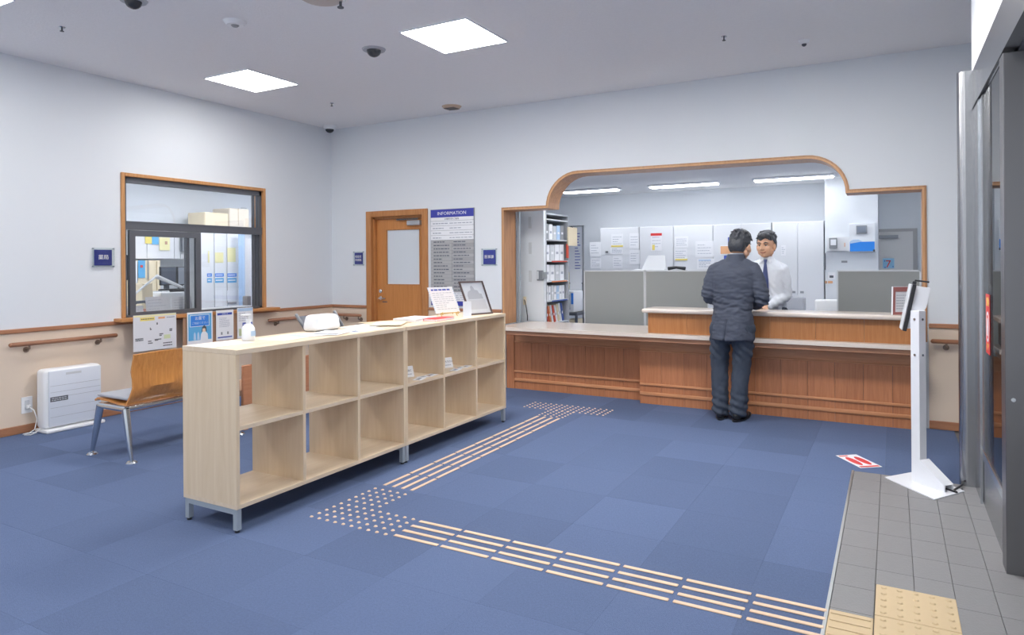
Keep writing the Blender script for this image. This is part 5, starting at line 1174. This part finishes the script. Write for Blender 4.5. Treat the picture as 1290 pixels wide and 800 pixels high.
for a_, ang in ((aL, .10), (aR, -.22)):
    b = B(); b.M = Matrix.Translation((a_.x, a_.y, 0)) @ Matrix.Rotation(ang, 4, 'Z')
    b.sph((0, -.035, .045), .038, .045, .045, 10); b.sph((0, .10, .035), .045, .09, .034, 12); b.sph((0, .19, .028), .040, .055, .024, 10); b.tube([(0, -.03, .06), (0, .02, .09)], [.04, .042], 12)
    me = remesh(b, .006, 4)
    for v in me.vertices: v.co.z = max(v.co.z, .012)
    sh = finish('shoe', me, SHOE, man)
    b = B(); b.M = Matrix.Translation((a_.x, a_.y, 0)) @ Matrix.Rotation(ang, 4, 'Z'); b.loft([((0, .06, .0005), .046, .165), ((0, .06, .014), .047, .167)], 24); b.build('sole', BLACK, sh)
def hair_mesh(T, back, quiff=0, seed=1, s=1.0):
    b = B(); b.M = T
    b.sph((0, .020, .045), .084, .097, .082, 14)
    b.sph((0, .060, .0), .076, .062, .085, 12)
    for x in (-1, 1): b.sph((x*.060, .020, .022), .026, .058, .045, 10)
    b.sph((0, -.045, .088), .062, .042, .034, 10); b.sph((.02, .0, .108), .055, .06, .026, 10); b.sph((-.02, .02, .104), .055, .06, .028, 10)
    rr = random.Random(seed)
    for k in range(46):
        a = rr.uniform(0, 2*PI); e = rr.uniform(.15, 1.45); p = V((.080*math.cos(a)*math.cos(e), .02+.094*math.sin(a)*math.cos(e), .045+.084*math.sin(e)))
        dd = V((rr.uniform(-.4, .4)+.5*math.cos(a), rr.uniform(-.5, -.1) if p.y < 0 else rr.uniform(0, .5), -.6 if e < .7 else .05)).normalized(); b.tube([p-dd*.015, p+dd*.008+(p-V((0, .02, .04))).normalized()*.004, p+dd*.03], [.011, .010, .003], 6)
    return remesh(b, .0042, 1, wr(60, .0022, seed, (1, 1, .5)))
def carve(me, T, fn):
    Ti = T.inverted(); bmx = bmesh.new(); bmx.from_mesh(me)
    bmesh.ops.delete(bmx, geom=[v for v in bmx.verts if not fn(Ti @ v.co)], context='VERTS'); bmx.to_mesh(me); bmx.free()
    for p in me.polygons: p.use_smooth = True
    return me
def keep(p):       # hairline: front above the forehead, above the ears, down to the nape
    if p.y < -.035: return p.z > .052+.010*math.sin(p.x*70)
    if p.y < .022: return p.z > .008 + max(0, -p.y)*1.2 or abs(p.x) < .05
    return p.z > -.062
finish('hair', carve(hair_mesh(HT, 1, seed=3), HT, keep), HAIR, man)
fp = face_parts(HT, body, body)

# --- the clerk in the white shirt behind the counter
ck = thing('person', 'smiling man in a white shirt and navy tie standing behind the raised ledge', 'person', (-1.09, 7.22, 0))
cx, cy = -1.085, 7.24
hL, hR = V((cx+.085, cy+.05, .92)), V((cx-.085, cy+.05, .92)); kL, kR = V((cx+.10, cy+.05, .50)), V((cx-.10, cy+.05, .50)); aL, aR = V((cx+.11, cy+.09, .085)), V((cx-.11, cy+.09, .085))
sL, sR = V((cx+.140, cy+.0, 1.365)), V((cx-.170, cy-.01, 1.37)); eL, eR = V((cx+.165, cy+.015, 1.10)), V((cx-.21, cy-.02, 1.11)); wL, wR = V((cx+.03, cy-.17, 1.0)), V((cx-.09, cy-.19, 1.01))
def torso2(b, g=0):
    b.loft([((cx, cy+.05, .88), .152+g, .105+g), ((cx, cy+.04, 1.0), .148+g, .105+g), ((cx, cy+.03, 1.12), .160+g, .11+g), ((cx-.004, cy+.015, 1.26), .178+g, .115+g), ((cx-.008, cy+.005, 1.36), .172+g, .10+g), ((cx-.01, cy, 1.42), .115+g, .075+g), ((cx-.012, cy-.008, 1.46), .064+g, .06+g)], 28)
b = B(); torso2(b, -.01); HC2 = V((cx-.012, cy-.055, 1.600)); b.tube([(cx-.01, cy, 1.42), (cx-.012, cy-.02, 1.48), (cx-.012, cy-.035, 1.55)], [.060, .053, .052], 16)
HT2 = head_shape(b, HC2, R(-12), R(4), 1.09)
for s_, e_, w_ in ((sL, eL, wL), (sR, eR, wR)): limb(b, [s_+V((0, 0, -.04)), e_, w_], [.036, .034, .026])
for h_, k_, a_ in ((hL, kL, aL), (hR, kR, aR)): limb(b, [h_, k_, a_], [.08, .055, .04])
hand(b, wL, (-.75, -.55, -.1), (0, 0, 1), 1, .45); hand(b, wR, (.8, -.5, -.1), (0, 0, 1), -1, .45)
body2 = finish('body', remesh(b, .0055, 3), SKIN, ck)
b = B(); torso2(b, .014)
for s_, e_, w_ in ((sL, eL, wL), (sR, eR, wR)): limb(b, [s_+V((0, 0, -.01)), (s_+e_)/2, e_, (e_+w_)/2, w_], [.056, .059, .053, .047, .036], 18); b.tube([V((cx-.011+(.03 if s_.x > cx else -.03), cy-.004, 1.425)), V((cx-.01+(.09 if s_.x > cx else -.09), cy, 1.40)), s_+V((0, 0, .002))], [.048, .050, .048], 14)
sm = remesh(b, .0075, 3); ns = [v.normal.copy() for v in sm.vertices]; f1, f2 = wr(11, .012, 8, (1, 1, .8)), wr(30, .005, 9, (1, 1, .7))
for v, n_ in zip(sm.vertices, ns): v.co += n_*(f1(v.co)*.6+f2(v.co)+.004*math.sin((v.co.x*1.3+v.co.z)*80)*max(0, 1-abs(v.co.z-1.1)/.2))
sh = finish('shirt', sm, SHIRT, ck)
nx = V((cx-.012, cy-.012, 0))
b = B(); b.loft([((nx.x, nx.y+.004, 1.445), .070, .066), ((nx.x, nx.y-.008, 1.49), .058, .056), ((nx.x, nx.y-.004, 1.478), .067, .064), ((nx.x, nx.y+.004, 1.44), .078, .074)], 28, cap=False); b.build('collar', SHIRT, sh, smooth='auto')
b = B()
for s in (-1, 1): b.prism([(nx.x+s*.005, nx.y-.066, 1.478), (nx.x+s*.052, nx.y-.046, 1.482), (nx.x+s*.045, nx.y-.088, 1.425)], (0, -.003, .002))
b.build('collar_wing', SHIRT, sh)
tx = nx.x; F = Face((tx, cy-.088, 1.46), (1, 0, 0), (0, -.30, 1)); 
B().prism([(tx-.017, cy-.093, 1.46), (tx+.017, cy-.093, 1.46), (tx+.011, cy-.105, 1.425), (tx-.011, cy-.105, 1.425)], (0, .014, 0)).build('tie_knot', NAVY, ck)
B().prism([(tx-.011, cy-.102, 1.426), (tx+.011, cy-.102, 1.426), (tx+.030, cy-.120, 1.26), (tx+.036, cy-.104, 1.02), (tx, cy-.098, .97), (tx-.036, cy-.104, 1.02), (tx-.030, cy-.120, 1.26)], (0, -.006, 0)).build('tie', NAVY, ck)
b = B(); b.loft([((cx, cy+.05, .84), .17, .125), ((cx, cy+.05, .98), .16, .118)], 28)
for h_, k_, a_ in ((hL, kL, aL), (hR, kR, aR)): limb(b, [h_, k_, a_], [.10, .08, .07])
tm = remesh(b, .009, 3, wr(14, .008, 4))
for v in tm.vertices: v.co.z = max(v.co.z, .04)
finish('trousers', tm, TROU, ck)
for a_ in (aL, aR):
    b = B(); b.M = Matrix.Translation((a_.x, a_.y, 0)) @ Matrix.Rotation(PI, 4, 'Z'); b.sph((0, -.035, .045), .038, .045, .045, 10); b.sph((0, .10, .035), .045, .09, .034, 12); b.sph((0, .19, .028), .040, .055, .024, 10); b.tube([(0, -.03, .06), (0, .02, .09)], [.04, .042], 12)
    me = remesh(b, .008, 3)
    for v in me.vertices: v.co.z = max(v.co.z, .001)
    finish('shoe', me, SHOE, ck)
finish('hair', carve(hair_mesh(HT2, 1, seed=5), HT2, keep), HAIR, ck)
face_parts(HT2, body2, body2)
